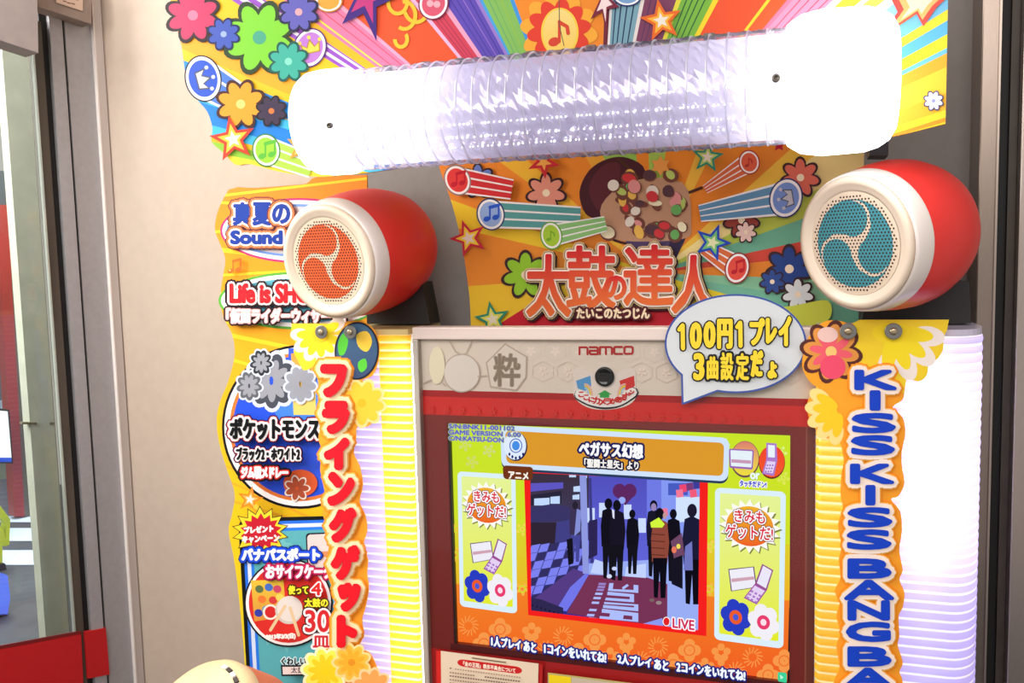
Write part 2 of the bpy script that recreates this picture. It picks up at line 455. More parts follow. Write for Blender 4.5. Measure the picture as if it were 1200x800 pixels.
colbox('shaft', a_, b_, 0.03, stone); colbox('side_slab', b_, c_ + wd * 0.3, 0.0, noisy('column_stone_warm', (186, 182, 158), (196, 190, 168), 14, 0.4))
for (x0, x1) in ((26, 43), (59, 75)):
    P = [(x0, 494.6), (x1, 494.8), (x1, 497.2), (x0, 497)]
    f = Plane(pl_col.p0 + pl_col.n * 0.034, pl_col.n).pts(np.array([p[0] for p in P]), np.array([p[1] for p in P]))
    prism('joint', [Vector(p) for p in f], [Vector(p - pl_col.n * 0.02) for p in f], principled('joint_dark', (96, 84, 60), 0.6), col_e)
# red post and street furniture far outside
gp = ground(24, 608)
pl_far = Plane(gp, pl_door.n)
def far_prism(name, pts, th, mat, parent=None, off=0.0):
    P = np.array(pts, float); pl = Plane(pl_far.p0 + pl_far.n * off, pl_far.n); f = pl.pts(P[:, 0], P[:, 1])
    return prism(name, [Vector(p) for p in f], [Vector(p - pl.n * th) for p in f], mat, parent)
rp = empty('red_post', tuple(gp)); tag(rp, 'red painted post with grey side standing across the street', 'post')
far_prism('shaft', [(-4, 240), (9, 240), (29, 605), (17, 605)], 0.10, principled('post_red', (150, 50, 42), 0.5), rp)
far_prism('side_plate', [(9, 240), (14, 240), (36, 604), (29, 605)], 0.12, principled('post_grey', (92, 88, 78), 0.5), rp)
sg = empty('light_box_sign', tuple(pl_far.at(4, 510, 0.3))); tag(sg, 'bright white light box with blue base across the street', 'sign')
far_prism('lit_face', [(-40, 478), (9, 482), (13.5, 536), (-40, 536)], 0.06, emission('sign_lit', (250, 255, 252), 1.3), sg, 0.3)
far_prism('blue_base', [(-40, 536.5), (13.5, 536.5), (13.5, 541), (-40, 541)], 0.06, emission('sign_blue', (40, 90, 230), 1.0), sg, 0.3)
far_prism('frame', [(-40, 475), (11, 480), (15.5, 543), (-40, 543)], 0.08, black_plastic, sg, 0.27)
fac = empty('shop_front', tuple(pl_far.at(0, 560, -1.2))); tag(fac, 'dim olive-grey shop front across the street behind the red post', 'shop front')
far_prism('wall', [(-200, 200), (60, 200), (70, 590), (-200, 590)], 0.3, noisy('facade', (96, 104, 84), (120, 128, 104), 3, .7), fac, -1.5)
far_prism('upper_band', [(-200, 200), (60, 200), (62, 470), (-200, 470)], 0.1, principled('facade_dark', (70, 72, 74), 0.6), fac, -1.35)
far_prism('ledge', [(-200, 470), (60, 470), (60, 482), (-200, 482)], 0.3, principled('facade_pale', (130, 145, 160), 0.5), fac, -1.25)
white_paint = principled('road_paint', (200, 215, 240), 0.6)
for k, (y0, y1) in enumerate(((605, 612), (619, 634), (645, 662))):
    P = [ground(-60, y0), ground(60, y0), ground(60, y1), ground(-60, y1)]
    P = [Vector((p.x, p.y, 0.003)) for p in P]
    o = mesh('crossing_stripe', P, [(0, 1, 2, 3)], white_paint)
    tag(o, ['white crossing stripe farthest out, at the foot of the red post', 'middle white crossing stripe on the dark road', 'white crossing stripe nearest the glass door'][k], 'road marking', 'crossing stripes on the road')
bp_ = ground(4, 668)
pl_bar = Plane(bp_, pl_door.n)
br = empty('traffic_barrier', tuple(bp_)); tag(br, 'neon yellow-green plastic barrier on the road at the frame edge', 'barrier')
def barp(name, pts, mat, th=0.08):
    P = np.array(pts, float); f = pl_bar.pts(P[:, 0], P[:, 1])
    return prism(name, [Vector(p) for p in f], [Vector(p - pl_bar.n * th) for p in f], mat, br)
neon = principled('neon_plastic', (200, 215, 20), 0.5)
for pts in ([(-14, 590), (0, 592), (12, 608), (8, 614), (-2, 604), (-14, 602)], [(8, 608), (12, 608), (11, 638), (6, 640)], [(-14, 616), (4, 618), (8, 638), (2, 640), (-14, 626)], [(-14, 636), (3, 640), (3, 660), (-14, 664)]):
    barp('bar', pts, neon)
barp('foot', [(-14, 656), (6, 660), (9, 672), (-14, 676)], black_plastic)
bl = empty('blue_lamp', tuple(ground(4, 722))); tag(bl, 'glowing blue lamp box low on the road outside the door', 'lamp')
pl_bl = Plane(ground(4, 722), pl_door.n)
P = np.array([(-20, 672), (9, 674), (12, 700), (9, 720), (-20, 722)], float); f = pl_bl.pts(P[:, 0], P[:, 1])
prism('lit_shell', [Vector(p) for p in f], [Vector(p - pl_bl.n * 0.06) for p in f], emission('blue_glow', (96, 124, 250), 1.1), bl)
P = np.array([(-20, 720), (9, 719), (12, 735), (-20, 738)], float); f = pl_bl.pts(P[:, 0], P[:, 1])
prism('base', [Vector(p) for p in f], [Vector(p - pl_bl.n * 0.08) for p in f], black_plastic, bl)
sl = bpy.data.lights.new('street_light', 'AREA'); sl.size = 1.5; sl.energy = 130; sl.color = (1, 1, .96)
sl3 = bpy.data.lights.new('street_fill_light', 'AREA'); sl3.size = 2; sl3.energy = 260; sl3.color = (.85, .92, 1)  # unseen fill light added over the road to brighten the stripes
slo3 = bpy.data.objects.new('street_fill_light', sl3); COL.objects.link(slo3); slo3.location = ground(20, 625) + Vector((0, 0, 3.6)); slo3.rotation_euler = (0, 0, 0)
slo = bpy.data.objects.new('street_light', sl); COL.objects.link(slo); slo.location = pl_door.at(20, 300) + wd * -0.9 - dn * 0.1 + Vector((0, 0, 1.2))
slo.location = Vector(pl_col.at(40, 300)) - wd * 1.3 + dn * 0.1 + Vector((0, 0, 0.9))
slo.rotation_euler = (Vector(pl_col.at(45, 450)) - slo.location).to_track_quat('-Z', 'Y').to_euler()

# ---- brushed steel pillar at the right
def brushed(name, col):
    mt = noisy(name, col, tuple(min(255, c + 14) for c in col), 60, 0.3, 0.9, (40, 40, 0.6), 0.0); return mt
steel = brushed('brushed_steel', (140, 126, 116))
PY = 0.24
xa, xb, xc, xd = [YP(PY).at(x, 400).x for x in (1142.5, 1164.5, 1179, 1189)]
pil = empty('steel_pillar', (xa, PY, 0)); tag(pil, 'brushed stainless steel pillar behind the machine, beside the black joint', 'pillar')
box('face_panel', (xa, PY, 0), (xb, WALL_Y, 3.1), steel, pil, 0.003)
box('edge_lip', (xb - .004, PY - .006, 0), (xb, PY, 3.1), principled('lip', (170, 156, 146), .3, .8), pil)
jn = box('trim_6', (xb + .0005, PY + .035, 0), (xd, WALL_Y, 3.1), dark_rubber); jn['kind'] = 'structure'
jn2 = box('trim_7', (xc, PY + .02, 0), (xd - .0005, PY + .034, 3.1), noisy('brown_seal', (64, 54, 46), (74, 64, 54), 20, .5)); jn2['kind'] = 'structure'
pil2 = box('steel_wall_panel', (xd, PY - .01, 0), (xd + .6, WALL_Y, 3.1), brushed('brushed_steel_far', (170, 158, 150)), None, 0.003)
tag(pil2, 'brushed steel wall panel at the far edge, beyond the black joint', 'wall panel')

# ================================================================== arcade cabinet
pl0 = YP(0.0)
white_trim = principled('white_trim', (226, 208, 198), 0.35)
cab = empty('arcade_cabinet', (0.355, 0.1, 0)); tag(cab, 'rhythm drum arcade cabinet with red and cream front around a lit screen', 'arcade machine')
XL, XR = pl0.at(491, 420).x, pl0.at(957, 420).x
ZT = pl0.at(700, 382.5).z
box('body', (XL - .004, 0.03, 0.0), (XR - .002, .15, ZT - .012), principled('cabinet_black', (34, 30, 30), 0.5), cab, 0.006)
box('top_cap', (XL - .006, -0.018, ZT - .026), (XR, 0.03, ZT), white_trim, cab, 0.003)
box('side_trim', (XL - .006, -0.018, 0.72), (XL + .006, 0.03, ZT - .026), principled('silver_trim', (188, 178, 168), .35, .3), cab, 0.002)
# front sheet with an opening for the screen
SC = {k: pl0.at(*v) for k, v in dict(tl=(525, 495), tr=(928.3, 511), br=(922.8, 799.3), bl=(532, 753.8)).items()}
sx0, sx1 = (SC['tl'].x + SC['bl'].x) / 2, (SC['tr'].x + SC['br'].x) / 2
sz1, sz0 = (SC['tl'].z + SC['tr'].z) / 2, (SC['bl'].z + SC['br'].z) / 2
lower = 0.72
px_of = lambda X, Z, Y=0.0: (600 + F * ((np.array([X, Y, Z]) - CAM) @ RIGHT) / ((np.array([X, Y, Z]) - CAM) @ FWD), 400 + F * ((np.array([X, Y, Z]) - CAM) @ DOWN) / ((np.array([X, Y, Z]) - CAM) @ FWD))
def rect_px(x0, z0, x1, z1): return [px_of(x0, z1), px_of(x1, z1), px_of(x1, z0), px_of(x0, z0)]
X0, X1 = XL + .006, XR
bm = bmesh.new()
for lo, hi in (((X0, 0, lower), (sx0, .03, ZT - .026)), ((sx1, 0, lower), (X1, .03, ZT - .026)), ((sx0, 0, sz1), (sx1, .03, ZT - .026)), ((sx0, 0, lower), (sx1, .03, sz0))): add_box(bm, lo, hi)
bezel = bm_obj('bezel', bm, principled('bezel_maroon', (120, 40, 38), 0.3), cab)
MAR, RED, DKR, CRM = (134, 46, 42), (224, 44, 38), (180, 26, 28), (236, 221, 204)
a = Art(pl0, 0.0005, 0.00002)
zc = pl0.at(700, 461.5).z; zr = pl0.at(700, 469.5).z; zm = pl0.at(700, 492).z
a.poly(rect_px(X0, zc, X1, ZT - .026), CRM)
a.poly(rect_px(X0, zr, X1, zc), DKR)
a.poly(rect_px(X0, zm, X1, zr), RED)
for x0_, x1_, z0_, z1_ in ((X0, sx0 - .002, lower, zm), (sx1 + .002, X1, lower, zm), (sx0 - .002, sx1 + .002, sz1 + .002, zm)):
    a.poly(rect_px(x0_, z0_, x1_, z1_), MAR)
zb = sz0 - .016
a.poly(rect_px(sx0 - .01, zb, sx1 + .01, sz0 - .001), (96, 30, 30))
a.poly(rect_px(X0, lower, X1, zb), (196, 38, 38))
a.poly(rect_px(sx1 + .028, lower, sx1 + .031, zm), (150, 84, 70))
a.poly(rect_px(sx1 + .031, lower, X1, zm), (122, 58, 50))
# pale tortoiseshell pattern on the cream band
def pl(pts, w, c): a.line(pts, w, c, n=0)
pale = (232, 214, 198)
for r_ in range(2):
    for q_ in range(11):
        x, y = 622 + q_ * 29 + (14 if r_ % 2 else 0), 411 + r_ * 24 + q_ * .3
        if abs(x - 709) < 38 and y > 415: continue
        a.line([(x + 14 * math.cos(math.radians(60 * k + 30)), y + 12 * math.sin(math.radians(60 * k + 30))) for k in range(6)], 1.0, pale, True, 0)
        daisy(a, x, y, 6, (250, 230, 216), None, 5, 20)
a.poly([(560 + 10, 425), (592, 403), (617, 418), (616, 442), (605, 457), (575, 453)], (238, 224, 208)); a.line([(570, 425), (592, 403), (617, 418), (616, 442), (605, 457), (575, 453)], 1.6, (200, 180, 162), True)
a.text('粋', (579, 415, 609, 452), [(1.3, (176, 158, 138)), (.5, (150, 132, 112))])
a.ell(541, 437, 21, 22, (240, 228, 216)); a.ring(541, 437, 21, 22, 1.4, (206, 186, 168))
a.line([(526, 399), (534, 412), (538, 414)], 1.4, (206, 186, 168)); a.line([(553, 399), (546, 414), (536, 416)], 1.2, (206, 186, 168))
a.line([(496, 449), (512, 442), (522, 452)], 1.4, (206, 186, 168)); a.line([(560, 441), (570, 440)], 1.4, (206, 186, 168))
a.ell(512, 428, 9, 22, (250, 238, 204))
for k in range(24):                                   # faint weave on the red band
    x = 505 + k * 18; daisy(a, x, 480 + k * .6, 5, (228, 54, 46), None, 6, 10 * k)
a.build('printed_front', INK_GLOSS, cab)
lg = Art(pl0, 0.0022); lx = 679.0
for wd_, paths in ((9.4, [[(0, 1), (0, 0), (.86, 0), (1, .14), (1, 1)]]), (9.4, [[(0, 0), (.86, 0), (1, .14), (1, 1), (.14, 1), (0, .86), (0, .5), (1, .5)]]), (14, [[(0, 1), (0, 0), (.9, 0), (1, .14), (1, 1)], [(.5, 0), (.5, 1)]]), (9.4, [[(1, 0), (.14, 0), (0, .14), (0, .86), (.14, 1), (1, 1)]]), (9.8, [[(.14, 0), (.86, 0), (1, .14), (1, .86), (.86, 1), (.14, 1), (0, .86), (0, .14), (.14, 0)]])):
    for p in paths: lg.line([(lx + u * wd_, 406.8 - (lx - 679) * .012 + v * 8.2) for u, v in p], 2.3, (186, 22, 28), False, 8); lg.z += .0001
    lx += wd_ + 2.6
lg.build('logo_lettering', INK_GLOSS, cab)
# camera sticker and lens
stk_out = smooth_path([(673, 433), (683, 431), (694, 436), (700, 430), (709, 426), (718, 430), (724, 436), (735, 431), (744, 434), (745, 450), (745, 466), (733, 476), (710, 480), (688, 477), (673, 465), (672, 448)], 4, True)
stk = Art(pl0, 0.0026)
stk.poly(stk_out, (240, 226, 214))
for sx_, c1 in ((684, (88, 160, 215)), (735, (222, 50, 44))): stk.poly([(sx_ - 9, 446), (sx_ + 8, 440), (sx_ + 9, 452), (sx_ + 2, 458), (sx_ - 7, 455)], c1)
for k, c1 in enumerate(((240, 190, 180), (246, 214, 60), (170, 205, 236))):
    stk.ring(686, 464, 8 - k * 2, 14 - k * 2.4, 2, c1, 0, 16, -100, 20); stk.ring(732, 464, 8 - k * 2, 14 - k * 2.4, 2, c1, 0, 16, 160, 280)
stk.poly([(709, 457), (717, 462), (714, 462), (714, 468), (703, 468), (703, 462), (700, 462)], (52, 168, 72))
STK = (('こ', 681, 462, 6), ('こ', 687, 465.5, 6), ('に', 693, 468, 6), ('カ', 699, 469, 8), ('メ', 706, 470.5, 8), ('ラ', 712.8, 470.5, 7.5), ('が', 719, 469.5, 7), ('あ', 725, 468, 7), ('る', 730.8, 465.5, 6.5), ('ド', 736, 462.5, 5.5), ('ン', 740.5, 459.5, 5))
stk.line(smooth_path([(679, 463), (693, 470), (709, 473), (726, 470), (742, 460)], 5), 13, (34, 34, 44)); stk.z += .0002
stk.line(smooth_path([(679, 462), (693, 469), (709, 471.5), (726, 469), (741, 459.5)], 5), 11, (250, 245, 240)); stk.z += .0002
for ch, x, y, s_ in STK: stk.text(ch, (x - s_ / 2, y - s_ / 2, x + s_ / 2, y + s_ / 2), [(.45, (216, 40, 36))])
stk.build('camera_sticker', INK_GLOSS, cab)
vs, fs = lathe([(0.0, .0195), (.006, .0195), (.008, .017), (.0065, .014), (.0055, .004)], 40, True, True)
mesh('camera_lens', xform(vs, frame(pl0.at(709, 441, .003), (0, -1, 0))), fs, principled('lens_black', (16, 16, 18), 0.12), cab, True)

# ------------------------------------------------------------------ the lit screen (flat picture on the panel)
lcd = YP(0.012)
scr_c = Vector((sx0, .012, sz0))
box('screen_panel', (sx0 - .004, .0125, sz0 - .004), (sx1 + .004, .03, sz1 + .004), black_plastic, cab)
box('screen_rim', (sx0 - .0005, .001, sz0), (sx0 + .004, .0124, sz1), black_plastic, cab)
SP = lambda px, py: px_of(pl0.at(px, py).x, pl0.at(px, py).z, .012)   # same board position, screen depth
s = Art(lcd, 0.0004, 0.000012)
LIME, LIME2, ORG = (196, 226, 36), (224, 206, 40), (238, 100, 34)
s.poly([SP(524, 494), SP(929, 510.5), SP(926.6, 640), SP(527.5, 610)], LIME, (206, 220, 36))
s.poly([SP(527.5, 610), SP(926.6, 640), SP(924.8, 715), SP(530, 690)], (206, 216, 36), (240, 168, 40))
s.poly([SP(530, 686), SP(924.8, 706), SP(922.5, 800.5), SP(531.8, 754.5)], (240, 130, 38), (238, 90, 32))
# wallpaper motifs
for k in range(11):
    for r_ in range(2):
        x, y = 549 + k * 37 + (18 if r_ else 0), 733 + k * 4.1 + r_ * 21
        c = (244, 150, 72)
        if (k + r_) % 3 == 0:
            for j in range(14):
                t = 2 * math.pi * j / 14; s.line([(x + 5 * math.cos(t), y + 5 * math.sin(t)), (x + 12 * math.cos(t + .35), y + 12 * math.sin(t + .35))], 1.4, c, n=0)
        elif (k + r_) % 3 == 1:
            for j in range(4):
                t = math.radians(90 * j); s.ell(x + 7 * math.cos(t), y + 7 * math.sin(t), 6.5, 6.5, c, 0, 14)
            s.ring(x, y, 6, 6, 1.4, (238, 112, 44))
        else:
            for u, v in ((0, -8), (-7, -3), (7, -3), (-4, 4), (4, 4), (0, 10)): s.ell(x + u, y + v, 4.4, 4.4, c, 0, 10)
for x, y, c in ((545, 521, (206, 214, 120)), (573, 528, (206, 214, 130)), (553, 541, (206, 212, 110)), (536, 620, (236, 190, 60)), (533, 650, (240, 180, 60)), (848, 520, (206, 232, 120)), (915, 530, (214, 236, 130)), (868, 545, (214, 232, 120)), (918, 560, (220, 226, 90)), (832, 640, (240, 206, 90)), (831, 690, (244, 180, 80)), (612, 690, (244, 180, 70)), (612, 620, (236, 214, 80))):
    daisy(s, x, y, 8, c, None, 5, 10); s.ring(x, y, 4, 4, 1.2, LIME, n=12)
# side cards
def card(tl, tr, br, bl):
    W = Warp(70, 180, tl, tr, br, bl); s.poly(W(rrect(0, 0, 70, 180, 6)), (216, 236, 248)); s.poly(W(rrect(5, 6, 65, 172, 2)), (226, 240, 150), (226, 232, 40)); return W
W1 = card((536, 552), (604, 556), (606, 719), (539, 710)); W2 = card((838, 571), (921, 576), (918, 760), (837, 749))
for W, bx, by in ((W1, 36, 0), (W2, 35, 0)):
    q = lambda P: [tuple(p) for p in W(P)]
    def wb(rx, ry, n, dep, col, dx=0, dy=0):
        P = []
        for k in range(2 * n):
            t = math.pi * k / n; r_ = 1 if k % 2 == 0 else 1 - dep; P.append((35 + dx + rx * r_ * math.cos(t), 42 + dy + ry * r_ * math.sin(t)))
        s.poly(q(P), col)
    wb(31.5, 31, 20, .22, (130, 130, 60), 1, 1.5); wb(31, 31, 20, .22, (250, 248, 240)); 
    P = [(35 + 23.5 * math.cos(t), 42 + 23 * math.sin(t)) for t in np.linspace(0, 2 * math.pi, 30, endpoint=False)]; s.poly(q(P), (236, 176, 40), (234, 92, 30))
    for txt, x0_, y0_, x1_, y1_ in (('きみも', 20, 24, 50, 38), ('ゲットだ!', 11, 41, 58, 57)):
        s.text(txt, tuple(q([(x0_, y0_), (x1_, y0_), (x0_, y1_)])), [(2.4, (60, 20, 50)), (1.7, (252, 248, 250)), (.3, (214, 30, 56))])
    # pass card and folding phone
    s.poly(q([(14, 94), (40, 88), (43, 112), (17, 120)]), (90, 50, 110)); s.poly(q([(15, 95), (39, 89), (42, 111.5), (18, 119)]), (236, 234, 244))
    s.poly(q([(17, 105), (40, 99.5), (40.5, 103), (17.5, 109)]), (206, 160, 176))
    s.poly(q([(48, 84), (59, 90), (53, 114), (41, 108)]), (150, 80, 140)); s.poly(q([(49, 86), (57.5, 91), (52, 112), (43, 107)]), (232, 228, 246))
    s.poly(q([(41, 108), (53, 114), (43, 132), (30, 126)]), (160, 80, 160)); s.poly(q([(41, 110), (51, 115), (42.5, 130), (32, 125)]), (226, 206, 240))
    for i in range(3):
        for j in range(3): x, y = 37.5 + 4 * i - 2 * j, 115.5 + 2 * i + 4 * j; s.poly(q([(x, y), (x + 2.4, y + 1.2), (x + 1.2, y + 3.4), (x - 1.2, y + 2.2)]), (170, 120, 200))
    # plain colour blocks below the cards: blue and white-pink blossoms
    for cx, cy, c1, c2, c3 in ((22, 150, (40, 60, 190), (232, 90, 40), (70, 90, 210)), (50, 152, (240, 236, 244), (230, 60, 110), (250, 220, 232))):
        for k in range(6):
            t = math.radians(60 * k + 15); s.poly(q([(cx + 9 * math.cos(t) + 7 * math.cos(u), cy + 13 * math.sin(t) + 9 * math.sin(u)) for u in np.linspace(0, 2 * math.pi, 14, endpoint=False)]), c1)
        s.poly(q([(cx + 6.5 * math.cos(u), cy + 8.5 * math.sin(u)) for u in np.linspace(0, 2 * math.pi, 18, endpoint=False)]), c2)
        s.poly(q([(cx + 3 * math.cos(u), cy + 4 * math.sin(u)) for u in np.linspace(0, 2 * math.pi, 14, endpoint=False)]), c3)
# touch icons
s.ell(873, 538, 17, 21.5, (110, 70, 80)); s.ell(873, 537, 16, 20, (216, 120, 110), 0, 40, (236, 220, 60))
s.ell(904.5, 541.5, 15.5, 19.5, (110, 30, 30)); s.ell(904.5, 540.5, 15, 18.5, (238, 60, 40), 0, 40, (238, 90, 40))
W = Warp(28, 23, (854, 525.5), (883.5, 527), (882, 550), (855, 548)); s.poly(W(rrect(0, 0, 28, 23, 2)), (150, 96, 180)); s.poly(W(rrect(1.8, 1.5, 26.5, 20.5, 1)), (226, 238, 244)); s.poly(W([(2.5, 12), (25.5, 12), (25.5, 16), (2.5, 16)]), (196, 150, 180))
s.poly([(898, 518.5), (910, 519.5), (911, 539), (898, 538)], (170, 120, 200)); s.poly([(900, 521), (908, 521.8), (908, 536), (900, 535.5)], (230, 238, 248))
s.poly([(898, 538), (911, 539), (907, 557.5), (893, 555)], (170, 120, 200)); s.poly([(899, 540), (909, 541), (905.5, 554.5), (895.5, 553)], (222, 206, 240))
for i in range(3):
    for j in range(3): s.ell(899.5 + 3 * i - j, 545 + 3.6 * j, 1.1, 1, (150, 100, 190), 0, 8)
s.text('or', ((879.5, 554), (890, 554.5), (879.5, 561)), [(1, (150, 190, 70)), (.6, (236, 246, 250))])
s.text('タッチだドン!', ((867, 562.5), (898, 564.5), (867, 569.5)), [(1.2, (250, 250, 250)), (.35, (40, 60, 200))])
# coin line
for txt, x0_, y0_, x1_, y1_ in (('1人プレイ', 576, 745, 610, 750), ('あと', 614, 751, 628, 753), ('1コインをいれてね!', 638, 753.5, 710, 765), ('2人プレイ', 724, 765.5, 763, 771), ('あと', 767, 772, 783, 774.5), ('2コインをいれてね!', 793, 775, 873, 786)):
    h_ = 11.5; s.text(txt, ((x0_, y0_), (x1_, y1_), (x0_, y0_ + h_)), [(2.4, (20, 34, 120)), (.7, (240, 246, 255))])
W = Warp(12, 12, (911.5, 787), (922, 788), (922, 800), (911.5, 798)); s.poly(W(rrect(0, 0, 12, 12, 2)), (60, 206, 150)); s.poly(W([(3, 3), (8, 6), (4, 9)]), (190, 240, 214))
# live camera window
s.poly([SP(612, 553), SP(829, 562), SP(827, 748), SP(617, 723)], (240, 32, 30))
LV = [(621.5, 554), (820, 563.5), (818, 738), (622.5, 715)]
LW, LH = 198, 168
W = Warp(LW, LH, *LV)
def lp(P, c, c2=None): s.poly(W(P), c, c2)
def lpp(P, c, c2=None):                                  # same, given in photo pixels and cut to the window
    P = clip_convex([tuple(map(float, p)) for p in P], [tuple(p) for p in LV])
    if len(P) >= 3: s.poly(P, c, c2)
lp([(0, 0), (LW, 0), (LW, LH), (0, LH)], (40, 40, 110), (44, 44, 140))
lpp([(621, 550), (690, 550), (690, 625), (621, 625)], (58, 48, 62), (66, 58, 96))                # street behind the glass
lpp([(622, 566), (660, 565), (660, 572), (622, 576)], (92, 84, 190)); lpp([(622, 580), (658, 575), (658, 590), (622, 592)], (40, 38, 58))
for x, y, w_, h_ in ((626, 584, 18, 8), (645, 582, 11, 8), (672, 570, 8, 6), (671, 580, 8, 5), (667, 556, 8, 3), (680, 557, 8, 3)): lpp([(x, y), (x + w_, y - 1), (x + w_, y + h_), (x, y + h_)], (190, 214, 250))
lpp([(621, 594), (650, 590), (668, 594), (668, 610), (621, 612)], (56, 52, 100)); lpp([(621, 612), (652, 612), (652, 640), (621, 645)], (46, 36, 52))
lpp([(652, 612), (690, 604), (690, 660), (621, 690), (621, 648), (650, 640)], (64, 62, 130))
# chequered paving
for i in range(9):
    for j in range(7):
        x = 612 + i * 11 + j * -3.5; y = 640 + j * 10 + i * 1.2 - (i * 2.2)
        lpp([(x, y), (x + 10.4, y - 2), (x + 7, y + 7.5), (x - 3.4, y + 9.4)], (122, 128, 236) if (i + j) % 3 else (50, 46, 96))
lpp([(621, 705), (672, 666), (690, 672), (655, 717), (640, 720)], (84, 58, 130)); lpp([(668, 688), (690, 668), (690, 676), (664, 716), (652, 714)], (112, 116, 230)); lpp([(621, 700), (634, 702), (660, 712), (660, 719), (621, 717)], (46, 40, 80))
# inside the shop
lpp([(690, 552), (775, 556), (775, 668), (690, 668)], (80, 78, 186), (96, 100, 214)); lpp([(758, 562), (775, 562), (775, 640), (758, 636)], (110, 120, 224))
lpp([(775, 562), (822, 562), (822, 668), (775, 668)], (130, 150, 238)); lpp([(783, 566), (806, 566), (806, 580), (783, 580)], (70, 90, 190)); lpp([(792, 582), (820, 582), (820, 610), (792, 612)], (206, 224, 252))
for x, y, c in ((800, 572, (230, 70, 110)), (808, 570, (120, 60, 120)), (812, 578, (236, 90, 120)), (816, 568, (60, 60, 150)), (796, 578, (240, 120, 150)), (778, 600, (230, 120, 150))): lpp([(x - 4, y - 4), (x + 4, y - 5), (x + 5, y + 4), (x - 3, y + 5)], c)
for x, y in ((692, 600), (706, 594), (735, 596), (752, 612)): lpp([(x - 4, y - 5), (x + 5, y - 5), (x + 5, y + 12), (x - 4, y + 12)], (200, 216, 250))
def le(x, y, rx, ry, c, rot=0):
    t = np.linspace(0, 2 * math.pi, 20, endpoint=False); r = math.radians(rot)
    lpp([(x + rx * math.cos(u) * math.cos(r) - ry * math.sin(u) * math.sin(r), y + rx * math.cos(u) * math.sin(r) + ry * math.sin(u) * math.cos(r)) for u in t], c)
for x in (726, 738): le(x, 575, 8, 8.5, (92, 40, 96))
lpp([(719, 578), (745, 578), (733, 592)], (92, 40, 96)); le(729, 586, 4, 4, (150, 170, 240))
lpp([(679, 552), (687, 552), (690, 672), (683, 672)], (140, 150, 220)); lpp([(690, 560), (693, 560), (696, 668), (692, 668)], (60, 58, 130)); lpp([(690, 610), (700, 608), (700, 650), (690, 655)], (44, 36, 80))
# floor and mat
lpp([(690, 660), (775, 655), (822, 668), (822, 742), (690, 730)], (150, 170, 240))
lpp([(690, 673), (757, 676), (782, 684), (782, 738), (664, 718)], (116, 50, 84)); lpp([(697, 655), (712, 660), (708, 673), (692, 671)], (190, 206, 250)); lpp([(734, 664), (757, 660), (757, 677), (732, 675)], (190, 206, 250)); lpp([(745, 733), (776, 724), (778, 738), (745, 736)], (136, 150, 236))
mat_c = (170, 186, 250)
# mirrored floor-mat lettering, stroke by stroke
for P in ([(714, 683), (719, 683), (718, 690), (742.5, 691), (742.5, 685), (748, 685.5), (748, 694.5), (712.5, 692)], [(729, 688), (735, 684), (737, 686), (730, 691)],
          [(712, 693), (743, 696), (743, 705.5), (709, 703), (710, 700), (738, 702), (738, 699), (711.5, 697)], [(708, 705), (748, 708), (748, 716), (706.5, 712), (707, 708.5), (743, 711.5), (743, 709.5), (708, 707.5)],
          [(705.5, 713), (748, 718), (748, 728.5), (702.5, 724.5), (703, 721.5), (714, 722.5), (715, 718.5), (705, 717.5)]): lpp(P, mat_c)
lpp([(731, 720.5), (741, 721.5), (741, 726), (730, 725)], (116, 50, 84))
for i, (x, y) in enumerate(((702, 682.5), (701, 686), (699.5, 689.5), (698, 694), (696, 699), (694, 704.5), (691, 713), (688.5, 719))): lpp([(x, y), (x + 8.5, y + .4), (x + 7.5, y + 3), (x - 1, y + 2.6)], (150, 130, 200) if i < 3 else mat_c)
# people standing in the shop, seen from behind and from the side
dk = (18, 16, 26)
def person_on_screen(hx, hy, sc, c, lean=0, hair=None, legs=(20, 18, 26)):
    lpp([(hx - 9 * sc, hy + 26 * sc), (hx - 7 * sc, hy + 8 * sc), (hx, hy + 5 * sc), (hx + 8 * sc, hy + 9 * sc), (hx + 10 * sc, hy + 30 * sc), (hx + 8 * sc, hy + 52 * sc), (hx - 8 * sc, hy + 50 * sc)], c)
    lpp([(hx - 7 * sc, hy + 46 * sc), (hx + 8 * sc, hy + 46 * sc), (hx + 6 * sc, hy + 88 * sc), (hx + 1 * sc, hy + 88 * sc), (hx, hy + 60 * sc), (hx - 2 * sc, hy + 88 * sc), (hx - 6 * sc, hy + 87 * sc)], legs)
    le(hx, hy, 4.6 * sc, 6.4 * sc, hair or dk)
person_on_screen(674, 592, .75, (60, 50, 84), 0, (40, 34, 50), (70, 70, 150)); lpp([(676, 596), (681, 598), (680, 622), (673, 628)], (130, 140, 210)); lpp([(664, 632), (671, 630), (672, 660), (666, 662)], (20, 18, 26))
person_on_screen(713, 590, 1.0, dk); person_on_screen(723, 592, 1.0, (24, 20, 36)); person_on_screen(741, 602, .8, dk, 0, dk)
lpp([(717, 596), (720, 598), (720, 608), (718, 606)], (220, 224, 250)); le(714, 675, 3, 2.4, (210, 220, 250)); le(720, 666, 3, 2.2, (200, 210, 250))
person_on_screen(766, 592, .95, (24, 22, 40)); le(766, 594, 3.2, 4.6, (150, 130, 180)); person_on_screen(789, 602, .9, dk)
person_on_screen(773, 602, 1.12, (140, 70, 56), 0, dk, (14, 12, 22)); le(779, 604, 2.2, 4, (190, 150, 150)); lpp([(762, 612), (772, 606), (779, 614), (776, 618), (763, 618)], (206, 240, 60))
for y in (625, 633, 641, 649): lpp([(763, y), (779, y + 1), (779, y + 2), (763, y + 1)], (84, 40, 36))
